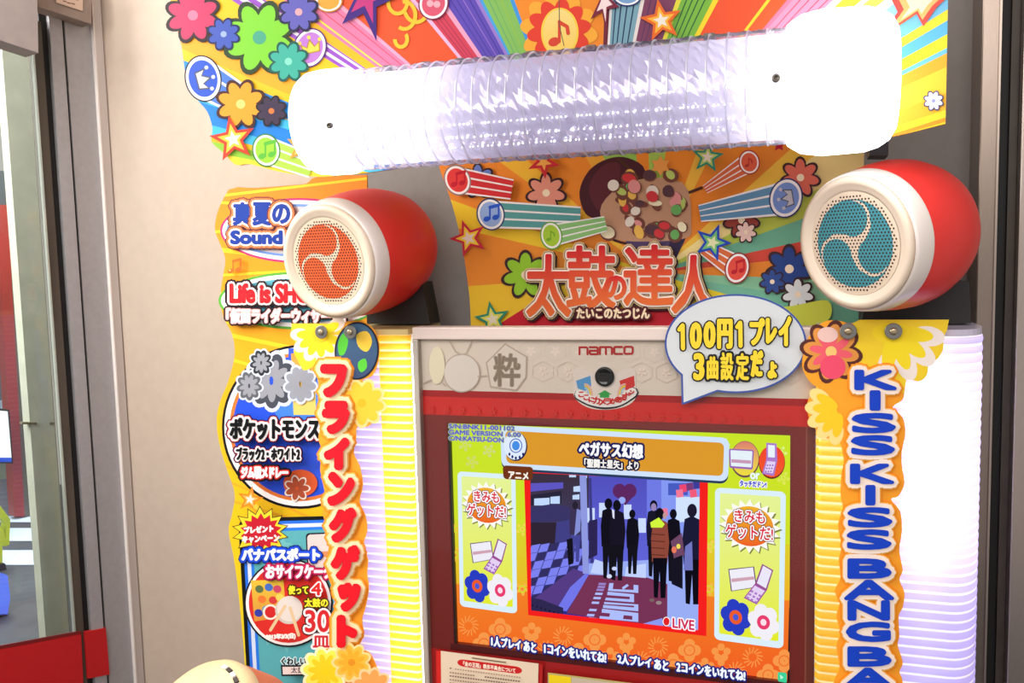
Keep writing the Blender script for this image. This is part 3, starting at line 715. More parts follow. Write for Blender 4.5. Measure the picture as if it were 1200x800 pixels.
person_on_screen(811, 598, 1.25, (26, 26, 54), 0, (30, 26, 46), (14, 12, 22)); lpp([(786, 634), (799, 624), (802, 650), (790, 656)], (110, 70, 100)); le(790, 644, 3, 4, (230, 120, 90)); le(795, 640, 2.4, 3, (236, 220, 90)); lpp([(803, 640), (811, 634), (812, 668), (801, 668)], (110, 116, 190))
lpp([(787, 655), (800, 650), (800, 690), (787, 684)], (22, 20, 34)); le(764, 703, 3, 2, (120, 96, 96)); le(772, 706, 3.4, 2.2, (150, 130, 130))
for k in range(9): le(624 + k * 5, 709 + k * 1.6, 1, 1.2, (20, 20, 40))
le(781, 728, 4.6, 5.6, (246, 240, 244)); le(781, 728, 3.6, 4.6, (222, 36, 40))
s.text('LIVE', ((788.5, 724), (813.5, 727), (788.5, 735)), [(1.8, (250, 246, 248)), (.4, (206, 36, 86))])
# title bar
tb = [(586, 498), (855, 513), (853, 564), (588, 548)]
W = Warp(270, 51, *tb)
s.poly(W(rrect(0, 1.5, 270, 54, 9)), (40, 60, 90)); s.poly(W(rrect(0, 0, 270, 51, 9)), (206, 224, 246)); s.poly(W(rrect(6, 6, 264, 45, 6)), (216, 150, 44))
s.ell(604.5, 523, 13.5, 17, (30, 40, 70)); s.ell(603.5, 522, 13, 16.5, (220, 232, 250)); s.ring(604.5, 522, 7, 8, 1.2, (80, 110, 190)); s.ell(604.5, 522, 4.5, 5.5, (70, 140, 225))
for x, y in ((597, 532), (600.5, 535), (604.5, 536.5), (609, 535.5), (613, 532)): s.ell(x, y, 1.3, 2, (24, 34, 110), 0, 8)
s.text('ペガサス幻想', ((679, 517), (753, 521), (679, 533)), [(3.2, (24, 28, 84)), (.9, (246, 246, 250))])
s.text('「聖闘士星矢」より', ((685, 537), (748, 540.5), (685, 547)), [(2.2, (24, 24, 60)), (.4, (244, 240, 236))])
W = Warp(34, 16, (589, 545), (625, 547), (624, 563), (590, 561)); s.poly(W(rrect(0, 0, 34, 16, 4)), (112, 52, 26))
s.text('アニメ', ((596, 552), (619, 553.5), (596, 560.5)), [(.5, (250, 240, 230))])
# version lines
for i, t_ in enumerate(('S/N:BNK11-001102', 'GAME VERSION  6.00', 'C/N:KATSU-DON')):
    x1 = (603, 610, 590)[i]; dy = (x1 - 526) * .04
    s.text(t_, ((526, 496.5 + i * 7), (x1, 496.5 + i * 7 + dy), (526, 501.5 + i * 7)), [(1.0, (180, 196, 130)), (.3, (88, 92, 200))])
s.build('screen', SCREEN, cab)
gl = box('screen_glass', (X0, -.012, lower), (X1, -.010, ZT - .027), glass_material('front_glass', (255, 255, 255), 1.18), cab)

# ================================================================== ribbed light columns beside the screen
def cover_material(name, strips):
    """translucent ribbed sheet: colour holds the tint plus painted-in bright lines along the ribs"""
    mt = bpy.data.materials.new(name); mt.use_nodes = True; nt = mt.node_tree; nt.nodes.clear()
    a_ = nt.nodes.new('ShaderNodeAttribute'); a_.attribute_name = 'ink'
    t = nt.nodes.new('ShaderNodeBsdfTranslucent'); d = nt.nodes.new('ShaderNodeBsdfDiffuse'); g = nt.nodes.new('ShaderNodeBsdfGlossy')
    g.inputs['Roughness'].default_value = .18
    m1 = nt.nodes.new('ShaderNodeMixShader'); m1.inputs[0].default_value = .35; m2 = nt.nodes.new('ShaderNodeMixShader'); m2.inputs[0].default_value = .06
    o = nt.nodes.new('ShaderNodeOutputMaterial')
    nt.links.new(a_.outputs['Color'], t.inputs[0]); nt.links.new(a_.outputs['Color'], d.inputs[0])
    nt.links.new(t.outputs[0], m1.inputs[1]); nt.links.new(d.outputs[0], m1.inputs[2])
    nt.links.new(m1.outputs[0], m2.inputs[1]); nt.links.new(g.outputs[0], m2.inputs[2]); nt.links.new(m2.outputs[0], o.inputs[0]); return mt
COVER = cover_material('ribbed_cover', 1)
reflector = principled('white_reflector', (235, 232, 230), 0.5)
PITCH = 0.0172
def rib_sheet(name, path, z0, z1, base, crest_glint, parent):
    """corrugated sheet along a plan-view path (x,y), ribs running level"""
    n = int((z1 - z0) / PITCH); per = 8; zs = [z0 + (z1 - z0) * k / (n * per) for k in range(n * per + 1)]
    P = [Vector((x, y, 0)) for x, y in path]; N = []
    for i in range(len(P)):
        t = (P[min(i + 1, len(P) - 1)] - P[max(i - 1, 0)]).normalized(); N.append(Vector((t.y, -t.x, 0)))
    vs, fs, cols = [], [], []
    for k, z in enumerate(zs):
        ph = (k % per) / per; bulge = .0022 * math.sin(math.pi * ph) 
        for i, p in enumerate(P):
            q = p + N[i] * bulge; vs.append((q.x, q.y, z)); cols.append(lin(crest_glint if (k % per) in (0, 1) else base))  # bright lines of light on the ribs, put into the colour
    w = len(P)
    for k in range(len(zs) - 1):
        for i in range(w - 1): fs.append((k * w + i, k * w + i + 1, (k + 1) * w + i + 1, (k + 1) * w + i))
    me = bpy.data.meshes.new(name); me.from_pydata(vs, [], fs)
    at = me.attributes.new('ink', 'FLOAT_COLOR', 'POINT'); at.data.foreach_set('color', np.array(cols, np.float32).ravel())
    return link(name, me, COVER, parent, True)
LAMP = {}
def light_column(name, label, px_in, px_seam, px_out, side, lamps):
    """side=-1: the column left of the screen, +1: right"""
    YF = -0.022; plc = YP(YF)
    xi, xs, xo = (XL - .011 if side < 0 else XR + .001), plc.at(px_seam, 480).x, plc.at(px_out, 480).x
    root = empty(name, ((xi + xo) / 2, 0.06, 0)); tag(root, label, 'light column', 'ribbed light columns')
    zt = ZT - 0.004; zb_ = 0.62; D = 0.15; R = 0.055
    inner = [(xi, YF + .012), (xi + side * .004, YF + .003), (xi + side * .010, YF)] + [(xi + side * .010 + (xs - xi - side * .010) * k / 4, YF) for k in range(1, 5)]
    xe = xo - side * R
    outer = [(xs + (xe - xs) * k / 5, YF) for k in range(6)] + [(xe + side * R * math.sin(t), YF + R * 1.5 * (1 - math.cos(t))) for t in np.linspace(0, math.pi / 2, 9)[1:]] + [(xo, D)]
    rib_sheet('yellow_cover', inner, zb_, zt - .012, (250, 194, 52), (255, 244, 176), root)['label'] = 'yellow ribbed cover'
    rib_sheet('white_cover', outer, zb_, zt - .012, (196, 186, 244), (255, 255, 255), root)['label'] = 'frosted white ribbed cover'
    # top plate follows the plan of the covers, back box closes it
    plan = [Vector((x, y, 0)) for x, y in inner[1:] + outer] + [Vector((xi, D, 0))]
    prism('top_plate', [p + Vector((0, 0, zt)) for p in plan], [p + Vector((0, 0, zt - .012)) for p in plan], principled('top_plastic', (214, 190, 130) if side < 0 else (206, 200, 222), .25), root)
    a0, a1 = min(xi, xo), max(xi, xo)
    bm = bmesh.new(); add_box(bm, (a0 + .002, D - .012, zb_), (a1 - .002, D, zt - .013)); add_box(bm, (xi - (.002 if side > 0 else 0), YF + .014, zb_), (xi + (.002 if side < 0 else 0) , D - .013, zt - .013))
    bm_obj('reflector', bm, reflector, root)
    box('plinth', (a0, YF, 0), (a1, D, zb_ - .002), principled('column_plinth', (190, 40, 36), .4), root, .004)
    for (px, y, z0, z1, r, st) in lamps:
        x = YP(y).at(px, 520).x
        v_, f_ = lathe([(z0, r), (z1, r)], 16, True, True)
        if st not in LAMP: LAMP[st] = emission('fluorescent_%d' % len(LAMP), (246, 244, 255), st)
        mesh('lamp_tube', [Vector((x + p[0], y + p[1], p[2])) for p in v_], f_, LAMP[st], root)
    return root
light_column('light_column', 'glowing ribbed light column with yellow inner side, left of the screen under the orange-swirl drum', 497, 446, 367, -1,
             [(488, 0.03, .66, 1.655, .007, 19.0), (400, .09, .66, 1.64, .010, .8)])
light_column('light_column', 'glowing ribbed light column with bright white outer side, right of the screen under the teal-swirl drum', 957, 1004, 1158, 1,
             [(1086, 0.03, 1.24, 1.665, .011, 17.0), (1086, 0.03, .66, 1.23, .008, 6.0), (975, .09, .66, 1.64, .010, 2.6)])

# ================================================================== the big crown board above
MY = -0.186
plm = YP(MY)
MO = smooth_path([(196, -130), (196, -30), (201, 5), (209, 40), (213, 55), (217, 85), (222, 104), (233, 119), (243, 131), (249, 150), (248, 166), (262, 179), (276, 193), (292, 192), (318, 199), (350, 205), (380, 207), (425, 203)], 3) + [(700, 165), (985, 140), (1006, 154), (1014, 161), (1026, 164), (1060, 157), (1108, 145), (1111, 0), (1113, -130)]
mq = empty('marquee_sign', tuple(plm.at(650, 100))); tag(mq, 'large colourful cut-out crown sign of rays, stars and notes behind the tube lamp', 'sign')
board('sheet', plm, MO, .008, principled('sheet_edge_yellow', (225, 180, 40), .5), mq)
a = Art(plm, 0.0006, 0.000014); a.gain = .74
a.poly(MO, (246, 192, 32))
C0 = (700, 265)
def ray(p, q, c, c2=None):
    d = lambda p_: (C0[0] + (p_[0] - C0[0]) * 6, C0[1] + (p_[1] - C0[1]) * 6)
    a.clip_wedge(MO, C0, d(p), d(q), c, c2)
YL, PK, RO, LV_ = (250, 220, 60), (222, 120, 160), (232, 84, 40), (226, 180, 214)
def rr(y, seq):
    for x0_, x1_, c in seq: ray((x0_, y), (x1_, y), c)
# left side: low rays
ray((240, 150), (330, 165), (250, 214, 60)); ray((300, 128), (330, 178), (70, 190, 235)); ray((318, 112), (338, 140), (40, 140, 225)); ray((332, 150), (345, 172), (30, 130, 220))
ray((290, 175), (340, 200), (150, 205, 60)); ray((340, 196), (372, 212), (246, 226, 60)); ray((272, 60), (332, 108), (250, 170, 40))
rr(50, [(352, 384, (150, 80, 190)), (360, 367, (240, 235, 240)), (376, 381, (240, 235, 240)), (384, 402, (247, 178, 34)), (402, 414, PK), (408, 411, YL), (414, 452, PK), (424, 425.2, (214, 54, 60)), (438, 439.2, (214, 54, 60)),
        (446, 452, (236, 160, 190)), (452, 522, RO), (522, 527, LV_), (527, 548, (208, 60, 84)), (531, 532, (150, 40, 80)), (536, 537, (150, 40, 80)), (541, 542, (150, 40, 80)), (548, 554, (232, 160, 190)),
        (554, 588, (92, 70, 176)), (560, 561, (60, 50, 150)), (566, 567, (60, 50, 150)), (572, 573, (150, 110, 196)), (578, 579.2, (60, 50, 150)), (584, 588, (150, 120, 200)), (588, 591, (60, 160, 224)),
        (591, 617, (130, 186, 90)), (596, 597, (96, 160, 110)), (602, 603, (110, 172, 90)), (608, 609, (150, 190, 60)), (617, 621, (60, 150, 220)), (621, 707, (240, 138, 36)), (707, 712, (110, 30, 50)), (712, 716, (240, 232, 230))])
rr(30, [(716, 745, (120, 164, 180)), (719, 720.4, (24, 48, 92)), (724.5, 726, (24, 48, 92)), (731, 732.5, (24, 48, 92)), (738, 739.5, (24, 48, 92)), (745, 749, (232, 220, 214)), (749, 786, (122, 56, 90)), (755, 756, (80, 40, 90)), (761, 762, (80, 40, 90)),
        (782, 787, (226, 214, 60)), (787, 820, (118, 178, 60)), (792, 793.4, (30, 90, 50)), (798, 799.4, (30, 90, 50)), (804, 805.4, (30, 90, 50)), (811, 812.4, (30, 90, 50)), (820, 826, (240, 210, 40)), (826, 876, (232, 82, 42)), (876, 880, (248, 204, 50)),
        (880, 906, (232, 90, 44)), (906, 911, (250, 214, 50))])
rr(10, [(914, 920, (232, 120, 150)), (920, 966, (226, 140, 170)), (928, 929.4, (206, 60, 80)), (938, 939.4, (206, 60, 80)), (949, 950.4, (206, 60, 80)), (959, 960.4, (206, 60, 80)), (966, 976, (250, 246, 240)), (976, 998, (216, 222, 60)),
        (998, 1006, (250, 250, 240)), (1006, 1024, (240, 230, 90)), (1024, 1040, (250, 250, 240)), (1040, 1066, (150, 205, 232)), (1066, 1084, (245, 222, 70))])
ray((1084, 10), (1109, 14), (120, 190, 225)); ray((1109, 12), (1109, 26), (246, 214, 60)); ray((1110, 24), (1110, 52), (96, 176, 216)); ray((1110, 40), (1110, 56), (246, 216, 50)); ray((1110, 56), (1110, 62), (110, 186, 220)); ray((1110, 62), (1110, 78), (244, 166, 50)); ray((1110, 78), (1110, 108), (247, 196, 60)); ray((1110, 108), (1110, 128), (246, 180, 50)); ray((1110, 128), (1110, 137), (250, 210, 50)); ray((1110, 137), (1110, 142), (238, 150, 40)); ray((1110, 142), (1109, 170), (250, 206, 40))
# sun flower with a note, left of the centre seam, and a second flame flower
daisy(a, 655, 36, 46, (248, 170, 50), None, 10, 8); daisy(a, 655, 36, 38, (226, 58, 36), None, 10, 26); a.ell(656, 38, 22, 29, (246, 206, 70)); a.ell(656, 38, 19.5, 27, (242, 214, 130), 0, 40, (250, 206, 90))
note(a, 657, 38, 22, (214, 66, 40))
for x, y, r_, t0 in ((474, 18, 16, 0), (488, 8, 18, 40), (466, 2, 14, 90), (470, 46, 9, 60)): a.ring(x, y, r_ * .8, r_, 4.5, (240, 190, 50), 0, 18, t0 - 100, t0 + 120)
a.line([(655, -20), (655.5, 30), (661, 54)], .9, (90, 84, 70), n=0)
# tokens
badge(a, 238, 92, 20, 26, -12, (42, 84, 200), (20, 20, 40), None, (300, 128), (72, 120, 210), 16); crown(a, 239, 93, 15, (206, 206, 214), (80, 80, 100), 75)
badge(a, 363, 56, 18, 22, 20, (186, 120, 205), (90, 40, 120), None); crown(a, 364, 54, 14, (240, 206, 80), (170, 130, 30), -12)
badge(a, 312, 176, 15, 18, -10, (160, 214, 60), (60, 130, 50), None, (366, 195), (180, 214, 80), 14); note(a, 312, 176, 14, (96, 186, 60), True)
badge(a, 508, 4, 16, 18, 20, (214, 84, 110), (130, 40, 70), None); a.ell(504, 4, 4, 4, (240, 170, 180)); a.ell(512, 5, 4, 4, (240, 170, 180))
badge(a, 385, 1, 15, 12, 0, (240, 160, 60), (200, 120, 40), None); badge(a, 735, -6, 16, 12, 0, (120, 160, 206), (30, 50, 110), None)
# blossoms where the cut-out is busiest
for x, y, r_, pc, rim, co in ((226, 18, 30, (196, 52, 96), (40, 20, 30), (236, 120, 150)), (304, 44, 40, (126, 204, 50), (40, 60, 30), (70, 160, 130)), (282, 122, 27, (246, 160, 40), (70, 30, 20), (250, 214, 120)), (338, 72, 22, (60, 170, 150), (24, 90, 80), (130, 214, 190)), (262, 40, 18, (60, 84, 176), (20, 30, 80), (150, 170, 226)), (318, 130, 17, (60, 44, 70), (24, 18, 30), (226, 120, 60)), (350, 14, 22, (96, 92, 176), (34, 30, 70), (214, 160, 170)), (1094, 118, 11, (226, 226, 240), (70, 66, 110), (150, 150, 200))):
    daisy(a, x, y, r_, pc, rim, 8, 20, co)
bigstar(a, 273, 163, 28, (222, 60, 36), (250, 200, 60), (244, 236, 226), -100); bigstar(a, 354, 172, 20, (240, 160, 60), (250, 206, 110), (255, 246, 220), -80)
a.star(430, -4, 50, 19, (62, 30, 120), 5, -72, .72, 1.1); a.star(430, -6, 32, 12, (190, 50, 120), 5, -72, .72, 1.1)
a.star(708, 2, 40, 12, (120, 26, 54), 5, 80, .45, 1.1); a.star(708, 2, 22, 8, (244, 220, 220), 5, 80, .45, 1.1)
bigstar(a, 775, 24, 26, (232, 104, 32), (250, 180, 50), (240, 232, 220), -100)
st_ = lambda pts, k: [(1078 + (x - 1078) * k, 4 + (y - 4) * k) for x, y in pts]
SP_ = [(1029, 46), (1052, 14), (1040, -10), (1068, -14), (1085, -34), (1090, -14), (1118, -10), (1098, 8), (1082, 31), (1074, 16)]
SP_ = clip_convex(SP_, [(900, -100), (1110, -100), (1110, 60), (900, 60)])
a.poly(SP_, (232, 80, 70)); a.poly(st_(SP_, .72), (250, 180, 110)); a.poly(st_(SP_, .45), (252, 240, 190))
a.build('printed_face', INK, mq)

pa = YP(.08)
for P in ([(1016, 120), (1042, 120), (1041, 182), (1019, 182)],):
    f = pa.pts(np.array([p[0] for p in P], float), np.array([p[1] for p in P], float)); prism('support_arm', [Vector(q) for q in f], [Vector(q) + Vector((0, .08, 0)) for q in f], principled('arm_dark', (44, 44, 52), .5), mq)
# ================================================================== tube lamp in front of it
TY = -0.30
plt = YP(TY)
pA, pB = plt.at(364, 147), plt.at(1052, 93.5)
tz = (plt.at(430, 146).z + plt.at(900, 97).z) / 2 + .0
TR = 0.0895
tl = empty('tube_lamp', ((pA.x + pB.x) / 2, TY, tz)); tag(tl, 'thick clear ribbed tube lamp with glowing white ends under the crown sign', 'lamp')
Mx = Matrix.Translation((pA.x, TY, tz)) @ Matrix.Rotation(math.pi / 2, 4, 'Y')      # local +Z runs along the tube to the right
Lt = pB.x - pA.x
clear = bpy.data.materials.new('clear_acrylic'); clear.use_nodes = True
nt = clear.node_tree; nt.nodes.clear()
t_ = nt.nodes.new('ShaderNodeBsdfTransparent'); t_.inputs[0].default_value = lin((240, 238, 246)); g_ = nt.nodes.new('ShaderNodeBsdfGlossy'); g_.inputs['Roughness'].default_value = .12
d_ = nt.nodes.new('ShaderNodeBsdfTranslucent'); d_.inputs[0].default_value = lin((235, 232, 245))
lw = nt.nodes.new('ShaderNodeLayerWeight'); lw.inputs[0].default_value = .06
ma, mb, oo = nt.nodes.new('ShaderNodeMixShader'), nt.nodes.new('ShaderNodeMixShader'), nt.nodes.new('ShaderNodeOutputMaterial'); ma.inputs[0].default_value = .22
nt.links.new(t_.outputs[0], ma.inputs[1]); nt.links.new(d_.outputs[0], ma.inputs[2]); nt.links.new(lw.outputs['Fresnel'], mb.inputs[0]); nt.links.new(ma.outputs[0], mb.inputs[1]); nt.links.new(g_.outputs[0], mb.inputs[2]); nt.links.new(mb.outputs[0], oo.inputs[0])
capL, capR = .088, Lt - .155
# outer shell: rings every ~20 mm and lengthwise ribs
nr = 34; ns = 96; vs, fs = [], []
zs = []
for i in range(nr):
    z0_ = capL + (capR - capL) * i / nr; dz_ = (capR - capL) / nr
    zs += [(z0_, 0.0), (z0_ + dz_ * .06, .0010), (z0_ + dz_ * .16, .0010), (z0_ + dz_ * .24, .0002), (z0_ + dz_ * .6, -.0002)]
zs.append((capR, 0.0))
for z, dr in zs:
    for k in range(ns):
        t = 2 * math.pi * k / ns; r_ = TR - .0035 + dr; vs.append((r_ * math.cos(t), r_ * math.sin(t), z))
for i in range(len(zs) - 1):
    for k in range(ns): fs.append((i * ns + k, i * ns + (k + 1) % ns, (i + 1) * ns + (k + 1) % ns, (i + 1) * ns + k))
mesh('outer_tube', xform(vs, Mx), fs, clear, tl, True)
# bright moulded rings on the tube
ringm = bpy.data.materials.new('moulded_ring'); ringm.use_nodes = True; nt = ringm.node_tree; nt.nodes.clear()
t_ = nt.nodes.new('ShaderNodeBsdfTranslucent'); t_.inputs[0].default_value = lin((250, 248, 255)); d_ = nt.nodes.new('ShaderNodeBsdfTransparent'); mx_ = nt.nodes.new('ShaderNodeMixShader'); mx_.inputs[0].default_value = .45
g_ = nt.nodes.new('ShaderNodeBsdfGlossy'); g_.inputs['Roughness'].default_value = .2; m2_ = nt.nodes.new('ShaderNodeMixShader'); m2_.inputs[0].default_value = .25
oo = nt.nodes.new('ShaderNodeOutputMaterial'); nt.links.new(t_.outputs[0], mx_.inputs[1]); nt.links.new(d_.outputs[0], mx_.inputs[2]); nt.links.new(mx_.outputs[0], m2_.inputs[1]); nt.links.new(g_.outputs[0], m2_.inputs[2]); nt.links.new(m2_.outputs[0], oo.inputs[0])
for i in range(1, 26):
    z0_ = capL + (capR - capL) * i / 26
    vs, fs = lathe([(z0_ - .0016, TR - .0045), (z0_ - .0008, TR - .0022), (z0_ + .0008, TR - .0022), (z0_ + .0016, TR - .0045)], 64); mesh('ring', xform(vs, Mx), fs, ringm, tl, True)
# inner prismatic pipe, faceted diamonds, lets the end lamps glow through
foil = bpy.data.materials.new('prismatic_pipe'); foil.use_nodes = True; nt = foil.node_tree; nt.nodes.clear()
t_ = nt.nodes.new('ShaderNodeBsdfTranslucent'); t_.inputs[0].default_value = lin((250, 248, 255)); d_ = nt.nodes.new('ShaderNodeBsdfDiffuse'); d_.inputs[0].default_value = lin((206, 200, 216)); g_ = nt.nodes.new('ShaderNodeBsdfGlossy'); g_.inputs['Roughness'].default_value = .16; g_.inputs[0].default_value = lin((225, 222, 236))
m1_, m2_, oo = nt.nodes.new('ShaderNodeMixShader'), nt.nodes.new('ShaderNodeMixShader'), nt.nodes.new('ShaderNodeOutputMaterial'); m1_.inputs[0].default_value = .5; m2_.inputs[0].default_value = .38
nt.links.new(t_.outputs[0], m1_.inputs[1]); nt.links.new(d_.outputs[0], m1_.inputs[2]); nt.links.new(m1_.outputs[0], m2_.inputs[1]); nt.links.new(g_.outputs[0], m2_.inputs[2]); nt.links.new(m2_.outputs[0], oo.inputs[0])
vs, fs = [], []; ni = 78; ns2 = 40; rj = random.Random(5)
for i in range(ni + 1):
    for k in range(ns2):
        t = 2 * math.pi * (k + (.5 if i % 2 else 0)) / ns2; r_ = TR * (.88 if (i + k) % 2 else .865) + rj.uniform(-.0007, .0007); vs.append((r_ * math.cos(t), r_ * math.sin(t), capL + (capR - capL) * i / ni))
for i in range(ni):
    for k in range(ns2): fs.append((i * ns2 + k, i * ns2 + (k + 1) % ns2, (i + 1) * ns2 + (k + 1) % ns2, (i + 1) * ns2 + k))
mesh('foil_pipe', xform(vs, Mx), fs, foil, tl)
# rows of tiny LEDs along the lower front
led = emission('led_white', (250, 248, 255), 9.0)
for row, ang in enumerate((186, 203, 219, 233)):
    vs, fs = [], []; t = math.radians(ang)
    for i in range(96):
        z = capL + .01 + (capR - capL - .02) * (i + rj.uniform(-.45, .45)) / 95
        if (i * 13 + row * 5) % 7 == 0: continue
        # local x points down-ish after the turn; angle measured in the tube's cross-section
        c = Vector((TR * .83 * -math.cos(t - math.pi + math.pi / 2 + .0), TR * .83 * 0, z)); 
        ca = math.radians(ang - 180)                       # 0 = straight to the front, + = downwards
        c = Vector((TR * .905 * math.sin(ca), 0, z)); yy = -TR * .905 * math.cos(ca)
        b0 = len(vs); rr_ = .0012 + .0008 * ((i * 7 + row * 3) % 4 == 0)
        wv = Vector((pA.x + z, TY + yy, tz - c.x))
        for d in ((rr_, 0, 0), (-rr_, 0, 0), (0, rr_, 0), (0, -rr_, 0), (0, 0, rr_), (0, 0, -rr_)): vs.append(wv + Vector(d))
        for f in ((0, 2, 4), (2, 1, 4), (1, 3, 4), (3, 0, 4), (2, 0, 5), (1, 2, 5), (3, 1, 5), (0, 3, 5)): fs.append(tuple(b0 + q for q in f))
    mesh('led_row', vs, fs, led, tl)
capm = emission('lit_cap', (252, 252, 255), 3.2)
TRc = TR * 1.10
vs, fs = lathe([(-.0, .02), (.001, TR * .75), (.006, TR * .93), (.016, TR * 1.0), (.04, TR * 1.03), (capL - .01, TR * 1.03), (capL, TR * .99), (capL, .02)], 64, True, True)
mesh('end_cap', xform(vs, Mx), fs, capm, tl, True)
capm = emission('lit_cap_bright', (252, 252, 255), 7.5)
vs, fs = lathe([(capR, .02), (capR, TR * .99), (capR + .008, TR * 1.05), (capR + .02, TRc * 1.03), (capR + .05, TRc * 1.08), (Lt - .045, TRc * 1.06), (Lt - .025, TRc * 1.0), (Lt - .010, TRc * .9), (Lt - .002, TRc * .75), (Lt, TRc * .5), (Lt, .02)], 96, True, True)
mesh('end_cap', xform(vs, Mx), fs, capm, tl, True)
core = emission('lamp_core', (244, 242, 255), 13.0)
for z0_, z1_ in ((capL + .001, capL + .20), (capR - .055, capR - .001)):
    vs, fs = lathe([(z0_, TR * .30), (z1_ - .02, TR * .30), (z1_, TR * .12)], 24, True, True); mesh('lamp_core', xform(vs, Mx), fs, core, tl, True)
vs, fs = lathe([(capL + .2, TR * .16), (capR - .06, TR * .16)], 16); mesh('fill_rod', xform(vs, Mx), fs, emission('rod_glow', (226, 222, 255), 3.6), tl, True)  # glowing rod added inside to brighten the tube's dark middle
scm = principled('screw_steel', (110, 104, 96), .35, .9)
for px, py, rr_ in ((386, 147, .0052), (909.5, 91.5, .0062)):
    d = rays(np.array([px]), np.array([py]))[0]; o_ = CAM - np.array([0, TY, tz]); dd = d.copy(); rad = TR * 1.035 if px < 600 else TR * 1.06
    A_, B_, C_ = dd[1] ** 2 + dd[2] ** 2, 2 * (o_[1] * dd[1] + o_[2] * dd[2]), o_[1] ** 2 + o_[2] ** 2 - rad ** 2
    tt = (-B_ - math.sqrt(max(0, B_ * B_ - 4 * A_ * C_))) / (2 * A_); hit = Vector(CAM + d * tt); nrm = Vector((0, hit.y - TY, hit.z - tz)).normalized()
    vs, fs = lathe([(-.004, rr_), (.001, rr_), (.003, rr_ * .8), (.003, rr_ * .45), (.0018, rr_ * .4)], 20, True, True)
    mesh('screw', xform(vs, frame(hit, nrm)), fs, scm, tl, True)
for px in (450, 495, 535, 620, 690, 830):       # little clips along the top edge of the tube
    x = plt.at(px, 60).x; box('clip', (x - .008, TY + .01, tz + TR - .006), (x + .008, MY - .001, tz + TR + .004), principled('clip_grey', (90, 90, 84), .5), tl, .001)

# ================================================================== title banner behind the drums
BY = 0.17
plb = YP(BY)
BO = [(500, 120)] + smooth_path([(507, 165), (516, 200), (530, 240), (541, 285), (548, 330), (551, 360), (552, 400)], 3) + [(1008, 400), (1006, 372), (1013, 172), (1016, 120)]
bn = empty('title_banner', tuple(plb.at(760, 380))); tag(bn, 'orange and yellow title banner with big red lettering, between the two drums', 'banner')
board('sheet', plb, BO, .006, principled('sheet_edge_orange', (225, 150, 50), .5), bn)
a = Art(plb, 0.0006, 0.00003)
a.poly(BO, (240, 190, 50), (244, 206, 50))
C1 = (765, 320)
def bray(a0, a1, c):
    f = lambda d: (C1[0] + 700 * math.cos(math.radians(d)), C1[1] + 700 * math.sin(math.radians(d)))
    a.clip_wedge(BO, C1, f(a0), f(a1), c)
OB = (238, 140, 48)
for a0, a1, c in ((176, 193, (240, 146, 50)), (193, 200, (244, 206, 50)), (200, 216, OB), (216, 222, (246, 190, 60)), (222, 240, OB), (240, 247, (240, 170, 60)), (247, 262, (150, 196, 90)), (262, 268, OB), (268, 276, (168, 200, 90)), (276, 290, OB), (290, 296, (246, 190, 70)), (296, 318, OB),
                  (318, 324, (246, 196, 70)), (324, 333, (250, 226, 150)), (333, 340, (190, 206, 80)), (340, 348, (110, 180, 150)), (348, 354, (214, 76, 60)), (354, 362, OB), (2, 9, (140, 200, 160)), (9, 16, (120, 190, 160)), (16, 40, (244, 220, 50)), (40, 60, (232, 210, 50)), (140, 160, (244, 224, 50)), (160, 176, (244, 200, 50)), (150, 157, (210, 40, 50))): bray(a0, a1, c)
a.clip_wedge(BO, (552, 400), (640, 345), (900, 400), (206, 36, 52)); a.poly([(600, 383), (640, 362), (850, 360), (850, 400), (600, 400)], (206, 36, 52))
# a big dark serving tub heaped with food
a.poly(smooth_path([(679, 225), (690, 200), (712, 186), (736, 185), (756, 200), (745, 235), (722, 262), (702, 257), (686, 250)], 4, True), (74, 34, 44)); a.poly(smooth_path([(690, 222), (704, 196), (726, 192), (722, 225), (704, 248)], 4, True), (96, 42, 52))
a.line(smooth_path([(705, 252), (712, 276), (740, 286), (790, 284), (806, 262)], 5), 3, (70, 34, 34)); a.line(smooth_path([(724, 186), (752, 210), (766, 226)], 5), 2.6, (80, 46, 36)); a.line(smooth_path([(788, 232), (806, 226), (822, 220)], 5), 3.4, (80, 40, 36))
a.poly([(732, 280), (804, 278), (788, 312), (748, 312)], (84, 66, 106)); a.poly([(786, 279), (804, 278), (786, 316), (778, 314)], (52, 40, 72)); a.poly(smooth_path([(705, 240), (740, 212), (800, 214), (810, 262), (800, 280), (730, 282), (710, 270)], 4, True), (196, 150, 120))
rnd = random.Random(3)
for k in range(34):
    x, y = 712 + rnd.random() * 90, 205 + rnd.random() * 72
    c = [(214, 60, 66), (236, 226, 214), (110, 180, 100), (240, 190, 90), (230, 150, 150), (190, 210, 110), (90, 60, 70), (246, 236, 200)][k % 8]
    a.ell(x, y, 6 + rnd.random() * 5, 4 + rnd.random() * 5, (120, 70, 60), rnd.random() * 90, 16); a.ell(x - .5, y - .8, 5 + rnd.random() * 4, 3.5 + rnd.random() * 4, c, rnd.random() * 90, 16)
a.star(774, 194, 12, 7, (240, 160, 80), 6); 
for x, y, r_, pc in ((560, 212, 19, (110, 130, 206)), (640, 226, 22, (230, 150, 130)), (616, 322, 26, (150, 204, 50)), (668, 262, 12, (70, 96, 140)), (869, 258, 20, (150, 60, 50)), (874, 272, 12, (236, 200, 190)), (938, 208, 22, (226, 110, 90)), (925, 315, 26, (40, 70, 140)), (935, 345, 18, (226, 232, 232)), (905, 330, 14, (50, 80, 150))):
    daisy(a, x, y, r_, pc, (60, 36, 40), 7, 12, (250, 230, 200))
badge(a, 536, 211, 14, 17, -24, (226, 60, 60), (150, 120, 120), None, (600, 222), (214, 50, 56), 12); note(a, 536, 210, 12, (196, 30, 50), True)
